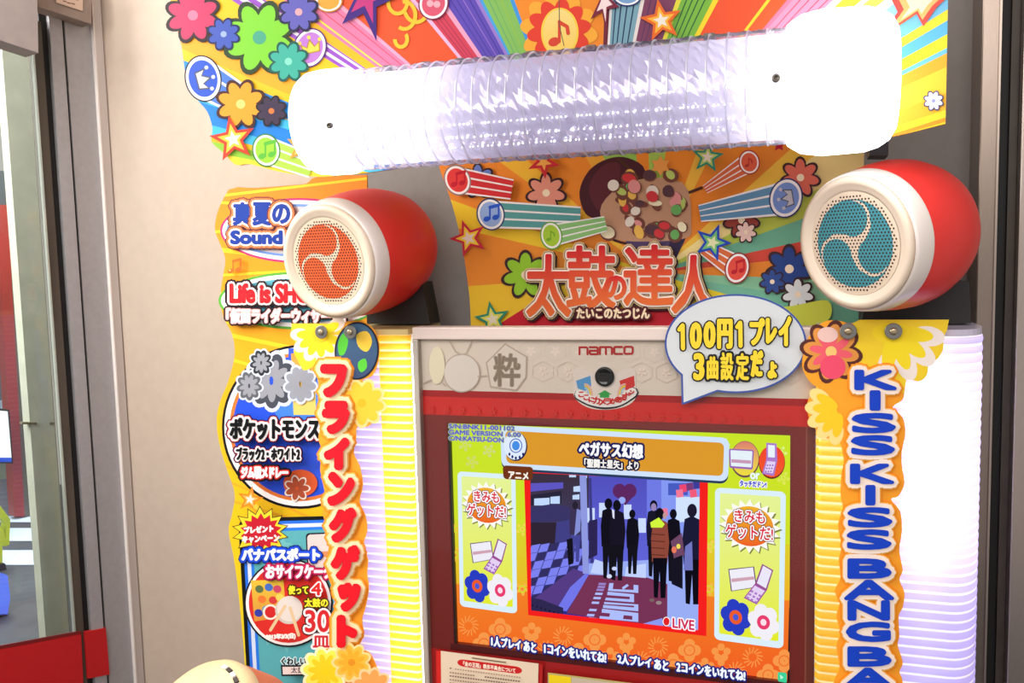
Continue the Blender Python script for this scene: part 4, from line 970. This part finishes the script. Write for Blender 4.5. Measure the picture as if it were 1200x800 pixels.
badge(a, 575, 251, 15, 17.5, -14, (150, 180, 232), (40, 60, 110), None, (680, 256), (90, 160, 160), 14); note(a, 575, 250, 13, (40, 90, 210), True)
badge(a, 646, 276, 11.5, 15, -10, (170, 208, 60), (110, 170, 70), None, (710, 262), (140, 196, 120), 9); note(a, 646, 276, 9, (120, 180, 40))
badge(a, 878, 190, 11, 13, -10, (226, 96, 66), (190, 70, 50), None, (826, 222), (222, 106, 66), 5); note(a, 878, 190, 8, (190, 60, 50))
badge(a, 921, 232, 18, 22, 15, (120, 150, 216), (30, 50, 110), None, (820, 250), (100, 150, 190), 10); crown(a, 922, 232, 13, (196, 196, 206), (90, 90, 110), -100)
badge(a, 864, 314, 13, 17, 15, (230, 80, 66), (150, 50, 50), None, (825, 290), (222, 110, 60), 9); note(a, 864, 313, 11, (196, 30, 46), True)
bigstar(a, 549, 279, 23, (206, 44, 66), (248, 214, 60), (244, 226, 214), -110); bigstar(a, 577, 374, 22, (50, 140, 110), (226, 220, 90), (238, 226, 200), -100)
a.star(637, 190, 20, 8, (200, 44, 56), 5, -60); a.star(637, 190, 10, 4, (240, 170, 80), 5, -60); bigstar(a, 829, 184, 20, (40, 140, 120), (190, 206, 110), (240, 226, 214), 60); bigstar(a, 835, 284, 23, (36, 74, 190), (120, 200, 120), (240, 240, 190), -70); a.star(913, 170, 8, 4, (190, 30, 60))
a.poly(smooth_path([(826, 378), (870, 366), (930, 358), (970, 352), (970, 376), (930, 388), (830, 390)], 4, True), (214, 222, 80))
a.build('printed_face', INK, bn)
a = Art(plb, a.z + .0006, 0.00003)
TT = [('太', (618, 299, 668, 370)), ('鼓', (665, 289, 720, 361)), ('の', (709, 324, 733, 350)), ('達', (732, 288, 788, 357)), ('人', (788, 300, 838, 366))]
for g_, dx, layers in ((7.2, 1.5, [(6.4, (60, 34, 40))]), (5.6, 0, [(5.6, (236, 206, 150))]), (4.2, 0, [(4.4, (110, 60, 50))]), (3.6, 0, [(3.6, (250, 236, 220))])):
    for ch, q in TT: a.text(ch, (q[0] + dx, q[1] + dx, q[2] + dx, q[3] + dx), layers)
for ch, q in TT: a.text(ch, q, [(1.5, (214, 28, 44), (236, 116, 56))])
a.text('たいこのたつじん', (676, 361, 761, 373), [(3, (90, 30, 40)), (.7, (250, 226, 190))])
a.build('lettering', INK, bn)
box('support_post', (plb.at(620, 300).x, BY + .008, 0), (plb.at(640, 300).x, BY + .03, plb.at(600, 160).z), black_plastic, bn)
box('support_post', (plb.at(900, 300).x, BY + .008, 0), (plb.at(920, 300).x, BY + .03, plb.at(900, 160).z), black_plastic, bn)

# ================================================================== drum-shaped speakers
barrel_red = principled('drum_red', (226, 44, 38), .38); cream = principled('drum_cream', (226, 206, 184), .3); rimw = principled('drum_white_rim', (236, 224, 216), .25)
def swirl_speaker(label, face_px, yface, axis, R, swirl, mount, stretch=1.0):
    c = YP(yface).at(*face_px); ax = Vector(axis).normalized()           # from the face into the barrel
    root = empty('drum_speaker', tuple(c)); tag(root, label, 'speaker', 'drum-shaped speakers')
    M = frame(c, ax)
    vs, fs = lathe([(.014, R * .93), (.005, R * .955), (.002, R * .90), (.0015, R * .85), (.0035, R * .83), (.0035, R * .78), (.008, R * .735)], 72); mesh('front_ring', xform(vs, M), fs, cream, root, True)
    vs, fs = lathe([(.014, R * .925), (.008, R * .965), (.013, R * .995), (.022, R * 1.01), (.044 * R / .13, R * 1.035), (.050 * R / .13, R * 1.03)], 72); mesh('rim', xform(vs, M), fs, rimw, root, True)
    k = R / .13
    prof = [(.049, 1.025), (.064, 1.055), (.09, 1.085), (.122, 1.10), (.155, 1.08), (.188, 1.01), (.205, .955), (.219, .88), (.230, .79), (.237, .69), (.240, .58), (.242, .01)]
    vs, fs = lathe([((.049 + (x_ - .049) * stretch) * k, R * r_) for x_, r_ in prof], 80); mesh('barrel', xform(vs, M), fs, barrel_red, root, True)
    u, v = M.to_3x3() @ Vector((1, 0, 0)), M.to_3x3() @ Vector((0, 1, 0))
    if u.x < 0: u = -u
    v = Vector((0, 0, 1)); v = (v - ax * v.dot(ax)).normalized(); u = v.cross(ax); 
    if u.x < 0: u = -u
    g = Art(Local(c + ax * .006, u, v, -ax), 0.0, 0.00006)
    G = R * .745; g.ell(0, 0, G, G, (220, 198, 174), 0, 72)
    Ro = G * .85
    for j in range(3):
        r0 = Ro * .40; rc = Ro * .56; a0 = -30 + 120 * j; outer, inner = [], []
        for q in range(41):
            t = q / 40.0; an = math.radians(a0 + 128 * t); d_ = math.radians(128 * t); ri = Ro - 2 * r0 * (1 - t) ** 1.02
            ext = lambda d: rc * math.cos(d) + math.sqrt(max(0.0, r0 * r0 - (rc * math.sin(d)) ** 2))
            own = lambda d: rc * math.cos(d) - math.sqrt(max(0.0, r0 * r0 - (rc * math.sin(d)) ** 2))
            th = 122 * t; an = math.radians(a0 + th)
            nxt = lambda th_: ext(math.radians(120 - th_)) + Ro * .115 * min(1.0, (122 - th_) / 40)
            if th <= 44: ri = own(math.radians(th))
            elif th < 78: w_ = (th - 44) / 34; w_ = w_ * w_ * (3 - 2 * w_); ri = own(math.radians(44)) * (1 - w_) + nxt(78) * w_
            else: ri = nxt(th)
            ri = min(ri, Ro * .999)
            outer.append((Ro * math.cos(an), Ro * math.sin(an))); inner.append((ri * math.cos(an), ri * math.sin(an)))
        head = []
        for q in range(1, 24):
            u_ = math.radians(a0) - math.pi * (1 - q / 24.0) ; u_ = math.radians(a0 + 180 + 180 * q / 24.0)
            head.append((rc * math.cos(math.radians(a0)) + r0 * math.cos(u_), rc * math.sin(math.radians(a0)) + r0 * math.sin(u_)))
        g.poly(outer + inner[::-1] + head, swirl)
    g.z += .0002
    pit = G * 2 / 27; P, Fc, n0 = [], [], 0
    for i in range(-17, 18):
        for j in range(-20, 21):
            x, y = pit * (i + (.5 if j % 2 else 0)), pit * .866 * j
            if x * x + y * y < (G * .93) ** 2:
                for q in range(7): P.append((x + pit * .28 * math.cos(q * .8976), y + pit * .28 * math.sin(q * .8976)))
                Fc.append(tuple(range(n0, n0 + 7))); n0 += 7
    g.add(P, Fc, (58, 34, 26)); g.build('grille', INK, root)['label'] = 'perforated grille with a three-comma swirl'
    # yoke down to the column top
    pb = YP(.075); P = np.array(mount, float); f = pb.pts(P[:, 0], P[:, 1])
    for q in f: 
        if q[2] < ZT + .02: q[2] = ZT
    prism('bracket', [Vector(q) for q in f], [Vector(q) + Vector((0, .06, 0)) for q in f], black_plastic, root)
    return root
swirl_speaker('red drum-shaped speaker with white rim and orange comma swirl, above the left light column', (382, 307), -.11, (.17, .94, .15), .123, (222, 92, 48), [(430, 384), (504, 384), (494, 330), (430, 330)], 1.32)
swirl_speaker('red drum-shaped speaker with white rim and teal comma swirl, above the right light column', (998, 286), -.13, (.64, .74, .13), .1185, (66, 140, 150), [(1010, 378), (1138, 380), (1136, 330), (1020, 310)])

# ================================================================== song list board behind the left column
PY_ = 0.21
plp = YP(PY_)
PO = smooth_path([(268, 222), (260, 236), (254, 252), (252, 270), (258, 286), (264, 304), (261, 325), (258, 350), (262, 372), (272, 392), (275, 415), (268, 445), (258, 470), (254, 492), (257, 520), (266, 550), (275, 578), (272, 602), (268, 622), (275, 660), (282, 720), (287, 780), (292, 870)], 4) + [(440, 870), (430, 205)] + smooth_path([(380, 206), (366, 209), (359, 215), (340, 217), (300, 220), (280, 219)], 3)
pop = empty('song_list_board', tuple(plp.at(330, 700))); tag(pop, 'tall wavy-edged orange and yellow song list board, partly hidden behind the left light column', 'sign')
board('sheet', plp, PO, .005, principled('board_edge', (215, 170, 60), .5), pop)
a = Art(plp, 0.0006, 0.00003)
a.poly(PO, (236, 128, 30), (246, 226, 30))
for y0_, sl_, w_ in ((222, 8, 3), (240, -6, 3), (262, 10, 3), (296, -8, 5), (318, 4, 3), (352, -14, 4), (372, 6, 4), (398, -14, 5), (430, -20, 4), (560, -24, 3), (580, -30, 3), (596, -20, 3)):
    P = clip_convex(PO, [(240, y0_ + sl_), (470, y0_ - sl_ * 2.4), (470, y0_ - sl_ * 2.4 + w_), (240, y0_ + sl_ + w_)])
    if len(P) > 2: a.poly(P, (248, 196, 40) if y0_ < 500 else (240, 170, 40))
def oval(x, y, rx, ry, seq):
    for d, c in seq: a.ell(x, y, rx - d, ry - d, c, 0, 60)
oval(350, 270, 92, 38, ((0, (206, 40, 110)), (2.5, (250, 240, 240)), (7, (110, 150, 220)), (10, (206, 196, 200))))
oval(352, 352, 96, 34, ((0, (90, 170, 60)), (3, (246, 246, 240)), (8, (90, 170, 190))))
oval(352, 500, 92, 96, ((0, (20, 20, 24)), (3, (250, 246, 244)), (9, (226, 120, 50)), (13, (40, 80, 214))))
a.poly([(338, 408), (470, 408), (470, 600), (338, 560)], (54, 90, 220)); a.ell(360, 470, 40, 40, (70, 130, 230)); a.poly([(341, 414), (370, 412), (370, 486), (344, 486)], (216, 150, 60), (226, 206, 110))
for x, y, r_, c in ((318, 446, 34, (70, 74, 84)), (292, 452, 18, (96, 98, 104)), (306, 425, 16, (50, 52, 58)), (352, 450, 22, (150, 154, 164))): daisy(a, x, y, r_, c, (206, 214, 230), 9, 8, None, .8, 1.0, (150, 152, 160))
a.ell(352, 566, 20, 16, (214, 90, 46)); daisy(a, 348, 572, 14, (176, 80, 50), (240, 226, 210), 7)
for ch, q in (('真', (274, 238, 294, 263)), ('夏', (297, 238, 317, 263)), ('の', (320, 240, 339, 261)), ('Sound', (271, 271, 330, 285))):
    a.text(ch, q, [(7.6, (100, 40, 40)), (6.2, (206, 120, 70)), (3.6, (246, 226, 220)), (1.4, (20, 56, 150))])
note(a, 274, 312, 11, (224, 100, 30), True, (250, 200, 120))
a.text('Life is SHOW TIME', (270, 333, 436, 354), [(6.5, (40, 20, 26)), (3.8, (248, 236, 230)), (1.4, (214, 30, 40))])
a.text('「仮面ライダーウィザード」', (266, 362, 404, 378), [(4, (40, 22, 28)), (2.0, (226, 170, 166)), (.8, (250, 240, 236))])
a.text('ポケットモンスター', (270, 490, 404, 514), [(6.2, (20, 26, 70)), (5.0, (206, 50, 50)), (4.0, (250, 246, 244)), (1.3, (16, 16, 18))])
a.text('ブラック2・ホワイト2', (277, 524, 351, 539), [(4.6, (20, 26, 80)), (3.2, (206, 60, 60)), (2.5, (250, 246, 244)), (.9, (20, 18, 22))])
a.text('ジム戦メドレー', (283, 547, 337, 560), [(5, (16, 16, 24)), (2.6, (206, 40, 40)), (1.0, (250, 242, 240))])
bigstar(a, 293, 585, 16, (228, 130, 30), (240, 170, 80), (246, 226, 210), -80); a.ell(300, 594, 3, 3, (240, 190, 60))
# campaign panel at the foot
W = Warp(200, 300, (279, 607), (440, 603), (450, 850), (294, 880))
for d, c in ((0, (16, 18, 20)), (5, (40, 110, 220)), (9, (214, 222, 240)), (14, (40, 120, 224)), (18, (90, 170, 176))): a.poly(W(rrect(d, d, 200, 300, 12)), c)
for k in range(10): bigstar(a, 310 + (k * 37) % 90, 630 + (k * 53) % 150, 12, (110, 184, 186), (110, 184, 186), (110, 184, 186), 20 * k)
burst(a, 305, 623, 34, 31, 14, .30, (60, 40, 20), 12); burst(a, 305, 623, 32, 29, 14, .30, (246, 210, 50), 12); burst(a, 306, 623, 25, 22, 14, .28, (190, 28, 46), 12)
a.text('プレゼント', ((286, 617.5), (320, 615), (286, 625)), [(.7, (250, 244, 238))]); a.text('キャンペーン', ((284, 628), (327, 626), (284, 636)), [(.7, (250, 244, 238))])
a.poly(W(rrect(92, 22, 160, 78, 5)), (30, 30, 40)); a.poly(W(rrect(94, 24, 160, 76, 5)), (226, 206, 198)); a.poly(W([(100, 48), (160, 46), (160, 54), (101, 55)]), (222, 140, 90))
a.ell(338, 706, 52, 52, (24, 22, 26)); a.ell(338, 706, 50, 50, (248, 240, 236)); a.ell(338, 706, 46.5, 47, (214, 46, 40))
a.poly([(294, 680), (332, 679), (336, 722), (298, 728)], (226, 190, 60), (214, 140, 60))
for x, y, c in ((304, 690, (90, 110, 70)), (315, 688, (70, 110, 190)), (325, 690, (200, 70, 100)), (307, 702, (230, 120, 50)), (320, 703, (206, 60, 60)), (303, 718, (50, 60, 160)), (312, 714, (70, 150, 190)), (328, 700, (236, 206, 90))): a.ell(x, y, 5, 4.5, c, 20, 12)
a.ell(317, 717, 9, 9, (240, 226, 210)); a.ell(317, 717, 6.6, 6.8, (206, 40, 40))
a.ell(338.5, 715, 16, 16, (206, 196, 184)); a.ell(339.5, 713, 15, 15, (226, 216, 206)); a.line([(334, 710), (317, 738)], 3.6, (226, 196, 150)); a.line([(340, 712), (350, 744)], 3.6, (226, 196, 150))
a.text('バナパスポート', (284, 643, 374, 656), [(5.2, (20, 30, 120)), (3.8, (30, 80, 220)), (1.2, (246, 246, 250))])
a.text('おサイフケータイ', (312, 662, 400, 677), [(4, (120, 20, 70)), (3.0, (206, 40, 90)), (1.0, (248, 240, 244))])
a.text('使って', (338, 686, 361, 696), [(2, (60, 50, 20)), (.5, (250, 230, 50))]); a.text('4', (365, 683, 376, 697), [(2.2, (250, 244, 240)), (.6, (214, 40, 40))])
a.text('太鼓の', (357, 701, 384, 711), [(2, (60, 50, 20)), (.5, (250, 230, 50))])
a.text('30', (358, 715, 386, 740), [(4.6, (40, 20, 24)), (3.2, (250, 244, 240)), (.8, (206, 40, 46))]); a.text('皿', (367, 745, 386, 758), [(3, (250, 244, 240)), (.6, (206, 40, 46))])
a.text('2013年2/3(日)', ((312, 743), (346, 741.5), (312, 750)), [(.6, (250, 240, 230))])
a.text('くわしい店', (330, 770, 366, 779), [(1.6, (214, 236, 236)), (.4, (20, 24, 30))])
a.poly([(329, 779), (400, 779), (400, 791), (330, 792)], (30, 28, 30)); a.poly([(331, 781), (400, 781), (400, 789), (331.5, 790)], (240, 214, 206)); a.text('太鼓の', (341, 781.5, 364, 788.5), [(.1, (60, 50, 60))])
a.build('printed_face', INK, pop)

# ================================================================== vertical title signs screwed to the columns
pls = YP(-0.035)
washer_m = principled('washer_steel', (126, 124, 120), .4, .7); head_m = principled('screw_brass', (176, 160, 130), .3, .8)
def washers(root, pts):
    for px, py in pts:
        c = pls.at(px, py, a.z + .0004)
        vs, fs = lathe([(-.001, .0145), (.0012, .0145), (.0018, .0135), (.0018, .004)], 32, True, True); w = mesh('washer', xform(vs, frame(c, (0, -1, 0))), fs, washer_m, root)
        bm = bmesh.new(); vs, fs = lathe([(.0017, .0068), (.0035, .0064), (.0048, .0045), (.005, .002)], 24, True, True)
        h_ = mesh('screw', xform(vs, frame(c, (0, -1, 0))), fs, head_m, w, True)
ORN, ORN2, CRM2 = (255, 166, 46), (250, 146, 30), (252, 226, 196)
ks = empty('song_title_sign', tuple(pls.at(1018, 620))); tag(ks, 'cut-out sign with stacked blue letters KISS KISS BANG on the right light column', 'sign', 'vertical song title signs')
KO = [(1008, 374.5), (1112, 374.5)] + smooth_path([(1110, 386), (1106, 396), (1105, 410), (1098, 421), (1089, 426), (1086, 440), (1076, 447), (1064, 443), (1061, 452), (1058, 468), (1046, 477), (1058, 489), (1061, 508), (1057, 528), (1057, 546), (1060, 566), (1053, 581), (1044, 585), (1055, 599), (1057, 622), (1054, 645), (1058, 668), (1054, 679), (1060, 694), (1058, 711), (1053, 722), (1054, 744), (1052, 756), (1058, 776), (1054, 787), (1058, 800), (1057, 840)], 3) + smooth_path([(978, 840), (977, 800), (984, 782), (980, 757), (985, 741), (980, 722), (984, 706), (978, 692), (985, 677), (983, 655), (986, 640), (982, 614), (988, 597), (985, 580), (986, 556), (989, 540), (985, 520)], 3) + smooth_path([(982, 518), (968, 513), (956, 503), (948, 490), (946, 472), (952, 462), (960, 456), (948, 446), (940, 428), (944, 404), (954, 386), (968, 376), (985, 376), (996, 380)], 3)
board('sheet', pls, KO, .0025, principled('sign_edge', (250, 190, 60), .5), ks)
a = Art(pls, 0.0006, 0.00003)
a.poly(KO, ORN)
K2 = clip_convex(KO, [(1000, 374.5), (1115, 374.5), (1115, 460), (1000, 460)]); a.poly(K2, (250, 214, 50))
def petal_row(cx, cy, r, angs, wd, outer, inner):
    for t in angs:
        t_ = math.radians(t); a.ell(cx + r * .68 * math.cos(t_), cy + r * .68 * math.sin(t_), r * .32, r * wd, outer, t, 18)
    for t in angs:
        t_ = math.radians(t); a.ell(cx + r * .44 * math.cos(t_), cy + r * .44 * math.sin(t_), r * .34, r * wd * .72, inner, t, 18)
petal_row(1046, 388, 62, (8, 38, 68, 98), .19, (250, 238, 230), (253, 226, 40)); a.ell(1046, 390, 24, 12, (253, 222, 40))
petal_row(985, 480, 42, (100, 128, 156, 184, 212), .2, (252, 224, 140), (255, 206, 40))
daisy(a, 974, 412, 33, (228, 150, 70), (90, 44, 40), 8, 10, (246, 200, 120), 1, 1, (240, 96, 110)); a.ell(976, 430, 15, 14, (240, 80, 110)); a.ell(970, 392, 12, 9, (240, 200, 190))
KL = [('K', 1003, 435, 1049, 455), ('I', 1021, 459, 1030, 479), ('S', 1000, 485.5, 1048, 505.5), ('S', 999, 511.5, 1047, 531.5), ('K', 998, 545, 1046, 565), ('I', 1016, 570, 1024, 590), ('S', 995, 596, 1044, 616), ('S', 994, 622, 1043, 642), ('B', 995, 656, 1043, 676), ('A', 991, 681, 1046, 701), ('N', 995, 705, 1041, 725), ('G', 993, 730, 1042, 750), ('B', 995, 759, 1043, 779), ('A', 990, 784, 1045, 804), ('N', 994, 808, 1041, 828)]
for grow, c in ((10.0, ORN2), (8.4, (255, 190, 80)), (7.0, (255, 234, 220))):
    for ch, x0_, y0_, x1_, y1_ in KL: a.text(ch, (x0_, y0_, x1_, y1_), [(grow, c)])
a.build('printed_face', INK, ks)
a = Art(pls, a.z + .0004, 0.00002)
for ch, x0_, y0_, x1_, y1_ in KL: a.text(ch, (x0_, y0_, x1_, y1_), [(2.0, (22, 66, 196))])
a.build('lettering', INK, ks)
washers(ks, ((994, 388), (1047, 388)))

fg = empty('song_title_sign', tuple(pls.at(400, 620))); tag(fg, 'cut-out sign with stacked red katakana letters and flowers on the left light column', 'sign', 'vertical song title signs')
FO = [(342, 379), (400, 379)] + smooth_path([(408, 376), (424, 376), (438, 386), (444, 402), (443, 424), (436, 440), (424, 446), (440, 456), (445, 474), (440, 490), (430, 500), (418, 500), (417, 514), (414, 530), (421, 546), (425, 568), (421, 588), (428, 604), (430, 622), (426, 637), (431, 655), (430, 672), (432, 690), (428, 712), (424, 726), (426, 744), (420, 760), (432, 764), (440, 778), (444, 790), (452, 800), (456, 840)], 3) + smooth_path([(360, 840), (362, 800), (360, 786), (364, 772), (372, 762), (382, 760), (391, 756), (391, 735), (395, 708), (390, 690), (382, 668), (384, 650), (386, 624), (378, 602), (381, 580), (375, 550), (378, 530), (373, 514), (375, 500), (370, 482), (374, 462), (371, 436)], 3) + smooth_path([(366, 430), (356, 434), (350, 424), (344, 412), (346, 402), (341, 392)], 3)
board('sheet', pls, FO, .0025, principled('sign_edge_left', (250, 190, 60), .5), fg)
a = Art(pls, 0.0006, 0.00003)
a.poly(FO, ORN)
F2 = clip_convex(FO, [(330, 370), (400, 370), (400, 440), (330, 440)]); a.poly(F2, (252, 206, 50))
petal_row(374, 392, 34, (20, 52, 84, 116, 148, 180, 330), .22, (250, 228, 210), (250, 226, 40)); a.ell(375, 392, 10, 10, (252, 200, 40))
daisy(a, 424, 472, 26, (255, 196, 60), (255, 214, 140), 9, 10, (252, 180, 40))
# plain globe disc
a.ell(418, 411, 26, 34, (30, 34, 50), 4); a.ell(418, 411, 24, 32, (70, 106, 140), 4, 40, (60, 76, 110)); a.poly(smooth_path([(398, 396), (404, 390), (408, 400), (404, 414), (398, 416), (396, 406)], 3, True), (90, 196, 60))
a.poly(smooth_path([(420, 424), (428, 420), (430, 430), (424, 436), (420, 432)], 3, True), (90, 196, 60)); a.poly(smooth_path([(418, 392), (430, 388), (436, 400), (430, 412), (420, 406)], 3, True), (244, 200, 70))
FL = [('フ', 377, 428, 405, 464), ('ラ', 379, 471, 408, 507), ('イ', 381, 514, 408, 549), ('ン', 385, 554, 414, 591), ('グ', 387, 596, 416, 634), ('ゲ', 389, 640, 420, 678), ('ッ', 397, 684, 421, 715), ('ト', 396, 722, 417, 757)]
for grow, c in ((12.5, ORN2), (10.8, (255, 186, 80)), (9.0, (252, 226, 180))):
    for ch, x0_, y0_, x1_, y1_ in FL: a.text(ch, (x0_ + 2, y0_ + 2, x1_ - 2, y1_ - 2), [(grow, c)])
daisy(a, 381, 786, 26, (253, 240, 90), (255, 250, 200), 10, 5, (250, 214, 30), 1, 1, (252, 214, 40)); daisy(a, 412, 776, 21, (255, 196, 70), (255, 224, 150), 9, 20, (230, 150, 40), 1, 1, (255, 180, 50)); daisy(a, 436, 806, 22, (255, 170, 90), (255, 214, 160), 9, 0, (240, 130, 50))
a.build('printed_face', INK, fg)
a = Art(pls, a.z + .0004, 0.00002)
for ch, x0_, y0_, x1_, y1_ in FL: a.text(ch, (x0_ + 2, y0_ + 2, x1_ - 2, y1_ - 2), [(4.0, (226, 24, 40))])
a.build('lettering', INK, fg)
washers(fg, ((376.5, 389), (410.5, 389)))

# ================================================================== speech bubble, notice, card
plq = YP(-0.026)
bu = empty('speech_bubble_sign', tuple(plq.at(862, 402))); tag(bu, 'pale blue speech bubble sign with yellow price lettering beside the right column', 'sign')
el = [(862 + 82 * math.cos(t), 402.5 + 57 * math.sin(t)) for t in np.linspace(0, 2 * math.pi, 72, endpoint=False)]
BUo = []
for k, p in enumerate(el):
    an = 360 * k / 72
    if an == 105: BUo += [p, (800, 473)]
    elif 105 < an < 140: continue
    else: BUo.append(p)
board('sheet', plq, BUo, .0015, principled('bubble_edge', (120, 140, 190), .4), bu)
a = Art(plq, 0.0005, 0.00003)
a.poly(BUo, (212, 216, 218)); a.line(BUo, 2.2, (60, 84, 160), True)
R1 = [('1', 796, 380, 801, 408), ('0', 810, 379, 821, 407), ('0', 826, 378, 837, 406), ('円', 842, 375, 857, 407), ('1', 864, 377, 868.5, 405), ('プ', 880, 374, 895, 403), ('レ', 899, 374, 909, 401), ('イ', 914, 372, 926, 404)]
R2 = [('3', 814, 415, 824, 444), ('曲', 829, 418, 841, 444), ('設', 845, 413, 859, 445), ('定', 863, 414, 877, 445), ('だ', 881, 412, 893, 440), ('ょ', 901, 425, 909, 442)]
a.build('printed_face', INK_GLOSS, bu)
a = Art(plq, a.z + .0004, 0.00002)
def price(ch, q, w, c):
    if ch != '1': a.text(ch, q, [(w, c)]); return
    x0_, y0_, x1_, y1_ = q; a.line([(x0_, y0_ + 6), (x1_ - 1, y0_ + 1), (x1_ - .6, y1_)], 2 * w + 1.6, c)
for ch, *q in R1 + R2: price(ch, q, 3.4, (16, 20, 30))
for ch, *q in R1 + R2: price(ch, q, 1.7 if ch in '100円1プレイ3だょ' else .9, (250, 214, 50))
a.build('lettering', INK_GLOSS, bu)

pln = YP(-0.0135)
no = empty('notice_sheet', tuple(pln.at(575, 800))); tag(no, 'cream printed notice with red rounded heading taped at the lower left of the front', 'notice')
NO = [(516.5, 762.5), (631, 777.5), (628, 900), (518, 870)]
board('sheet', pln, NO, .0008, principled('paper_edge', (225, 205, 180), .6), no)
a = Art(pln, 0.0004, 0.00003)
a.poly(NO, (228, 206, 180))
W = Warp(76, 17, (536, 771.5), (612, 781.5), (611.5, 790), (536, 780)); a.poly(W(rrect(0, 0, 76, 17, 8)), (200, 34, 36))
a.text('「金の王冠」表示不具合について', ((543, 774.5), (604, 783), (543, 779.8)), [(.25, (248, 226, 206))])
a.line([(553, 770.6), (593, 776)], 1.2, (110, 84, 70), n=0)
for k, (x0_, x1_, y, c) in enumerate(((527, 530, 782.6, (110, 84, 70)), (533, 613, 783.6, (176, 150, 130)), (527, 558, 787.6, (150, 124, 104)), (568, 612, 792.8, (110, 84, 74)), (527, 600, 791.6, (116, 92, 80)), (527, 614, 796, (150, 126, 110)), (527, 610, 800, (130, 110, 96)))):
    n_ = int((x1_ - x0_) / 3)
    for j in range(max(1, n_)):
        x = x0_ + 3 * j; a.line([(x, y + (x - x0_) * .13), (x + 2, y + (x + 2 - x0_) * .13)], 1.5, c, n=0)
a.build('printed_face', INK, no)
yc = empty('instruction_card', tuple(pln.at(740, 805))); tag(yc, 'yellow and grey instruction card at the bottom edge below the screen', 'card')
YO = [(642, 788), (930, 824), (926, 930), (642, 890)]
board('sheet', pln, YO, .0008, principled('card_edge', (200, 180, 90), .6), yc)
a = Art(pln, 0.0004, 0.00003); a.poly(YO, (186, 170, 110)); a.poly([(643.5, 790), (669, 793.2), (669, 895), (643.5, 888)], (236, 206, 30)); a.poly([(670, 793.4), (928, 826), (925, 928), (670, 892)], (196, 180, 158)); a.build('printed_face', INK, yc)
for P_, c_ in (([(511, 762), (516.5, 762.5), (518, 870), (512, 870)], (206, 40, 36)), ([(631, 777.5), (636, 778.2), (633, 900), (628, 900)], (176, 34, 32))):
    a = Art(YP(-.0128), 0.0, 0.00002); a.poly(P_, c_); a.build('red_margin', INK, no)

# ================================================================== playing drum in the lower corner
td = YP(-0.38)
dc = td.at(216, 872); td_e = empty('taiko_drum', tuple(dc)); tag(td_e, 'cream-skinned drum with dark lacing marks rising at the bottom edge, left of the machine', 'drum')
R0 = (td.at(312, 858) - td.at(226, 858)).length * 1.04
ax = Vector((.30, .55, -.62)).normalized(); M = frame(dc - ax * .02, ax)
skin = noisy('drum_skin', (206, 182, 134), (212, 190, 146), 20, .5)
vs, fs = lathe([(-.012, .001), (-.011, R0 * .3), (-.006, R0 * .6), (.0, R0 * .82), (.01, R0 * .95), (.024, R0 * 1.0), (.04, R0 * 1.01)], 72, True); mesh('skin', xform(vs, M), fs, skin, td_e, True)
vs, fs = lathe([(.04, R0 * 1.005), (.06, R0 * 1.03), (.12, R0 * 1.08), (.2, R0 * 1.06), (.27, R0 * .9), (.27, .01)], 72); mesh('barrel', xform(vs, M), fs, principled('drum_orange', (206, 110, 60), .4), td_e, True)
bm = bmesh.new(); lace_v, lace_f, lw_v, lw_f = [], [], [], []
for k in range(48):
    V_, F_ = (lace_v, lace_f) if k % 2 == 0 else (lw_v, lw_f)
    t0_, t1_ = 2 * math.pi * (k + .12) / 48, 2 * math.pi * (k + .88) / 48
    b0 = len(V_)
    for t in (t0_, t1_):
        for z, r_ in ((.0035, R0 * .855), (.0075, R0 * .895), (-.001, R0 * .86), (.003, R0 * .905)): V_.append((r_ * math.cos(t), r_ * math.sin(t), z))
    for f in ((0, 1, 3, 2), (4, 6, 7, 5), (0, 4, 5, 1), (2, 3, 7, 6), (0, 2, 6, 4), (1, 5, 7, 3)): F_.append(tuple(b0 + q for q in f))
ld, lp_ = principled('lacing_dark', (50, 36, 34), .6), principled('lacing_pale', (230, 224, 220), .6)
for V_, m_ in ((lace_v, ld), (lw_v, lp_)):
    for i in range(len(V_) // 8):
        w0 = M @ Vector(V_[8 * i]); sx_p = px_of(w0.x, w0.y * 0 + w0.z, w0.y)[0]
        if sx_p < 256 or sx_p > 330: continue
        mesh('lacing', xform(V_[8 * i:8 * i + 8], M), [(0, 1, 3, 2), (4, 6, 7, 5), (0, 4, 5, 1), (2, 3, 7, 6), (0, 2, 6, 4), (1, 5, 7, 3)], m_, td_e)
bm.free()
box('stand', (dc.x - .06, dc.y + .06, 0), (dc.x + .06, dc.y + .2, dc.z - .14), black_plastic, td_e, .005)
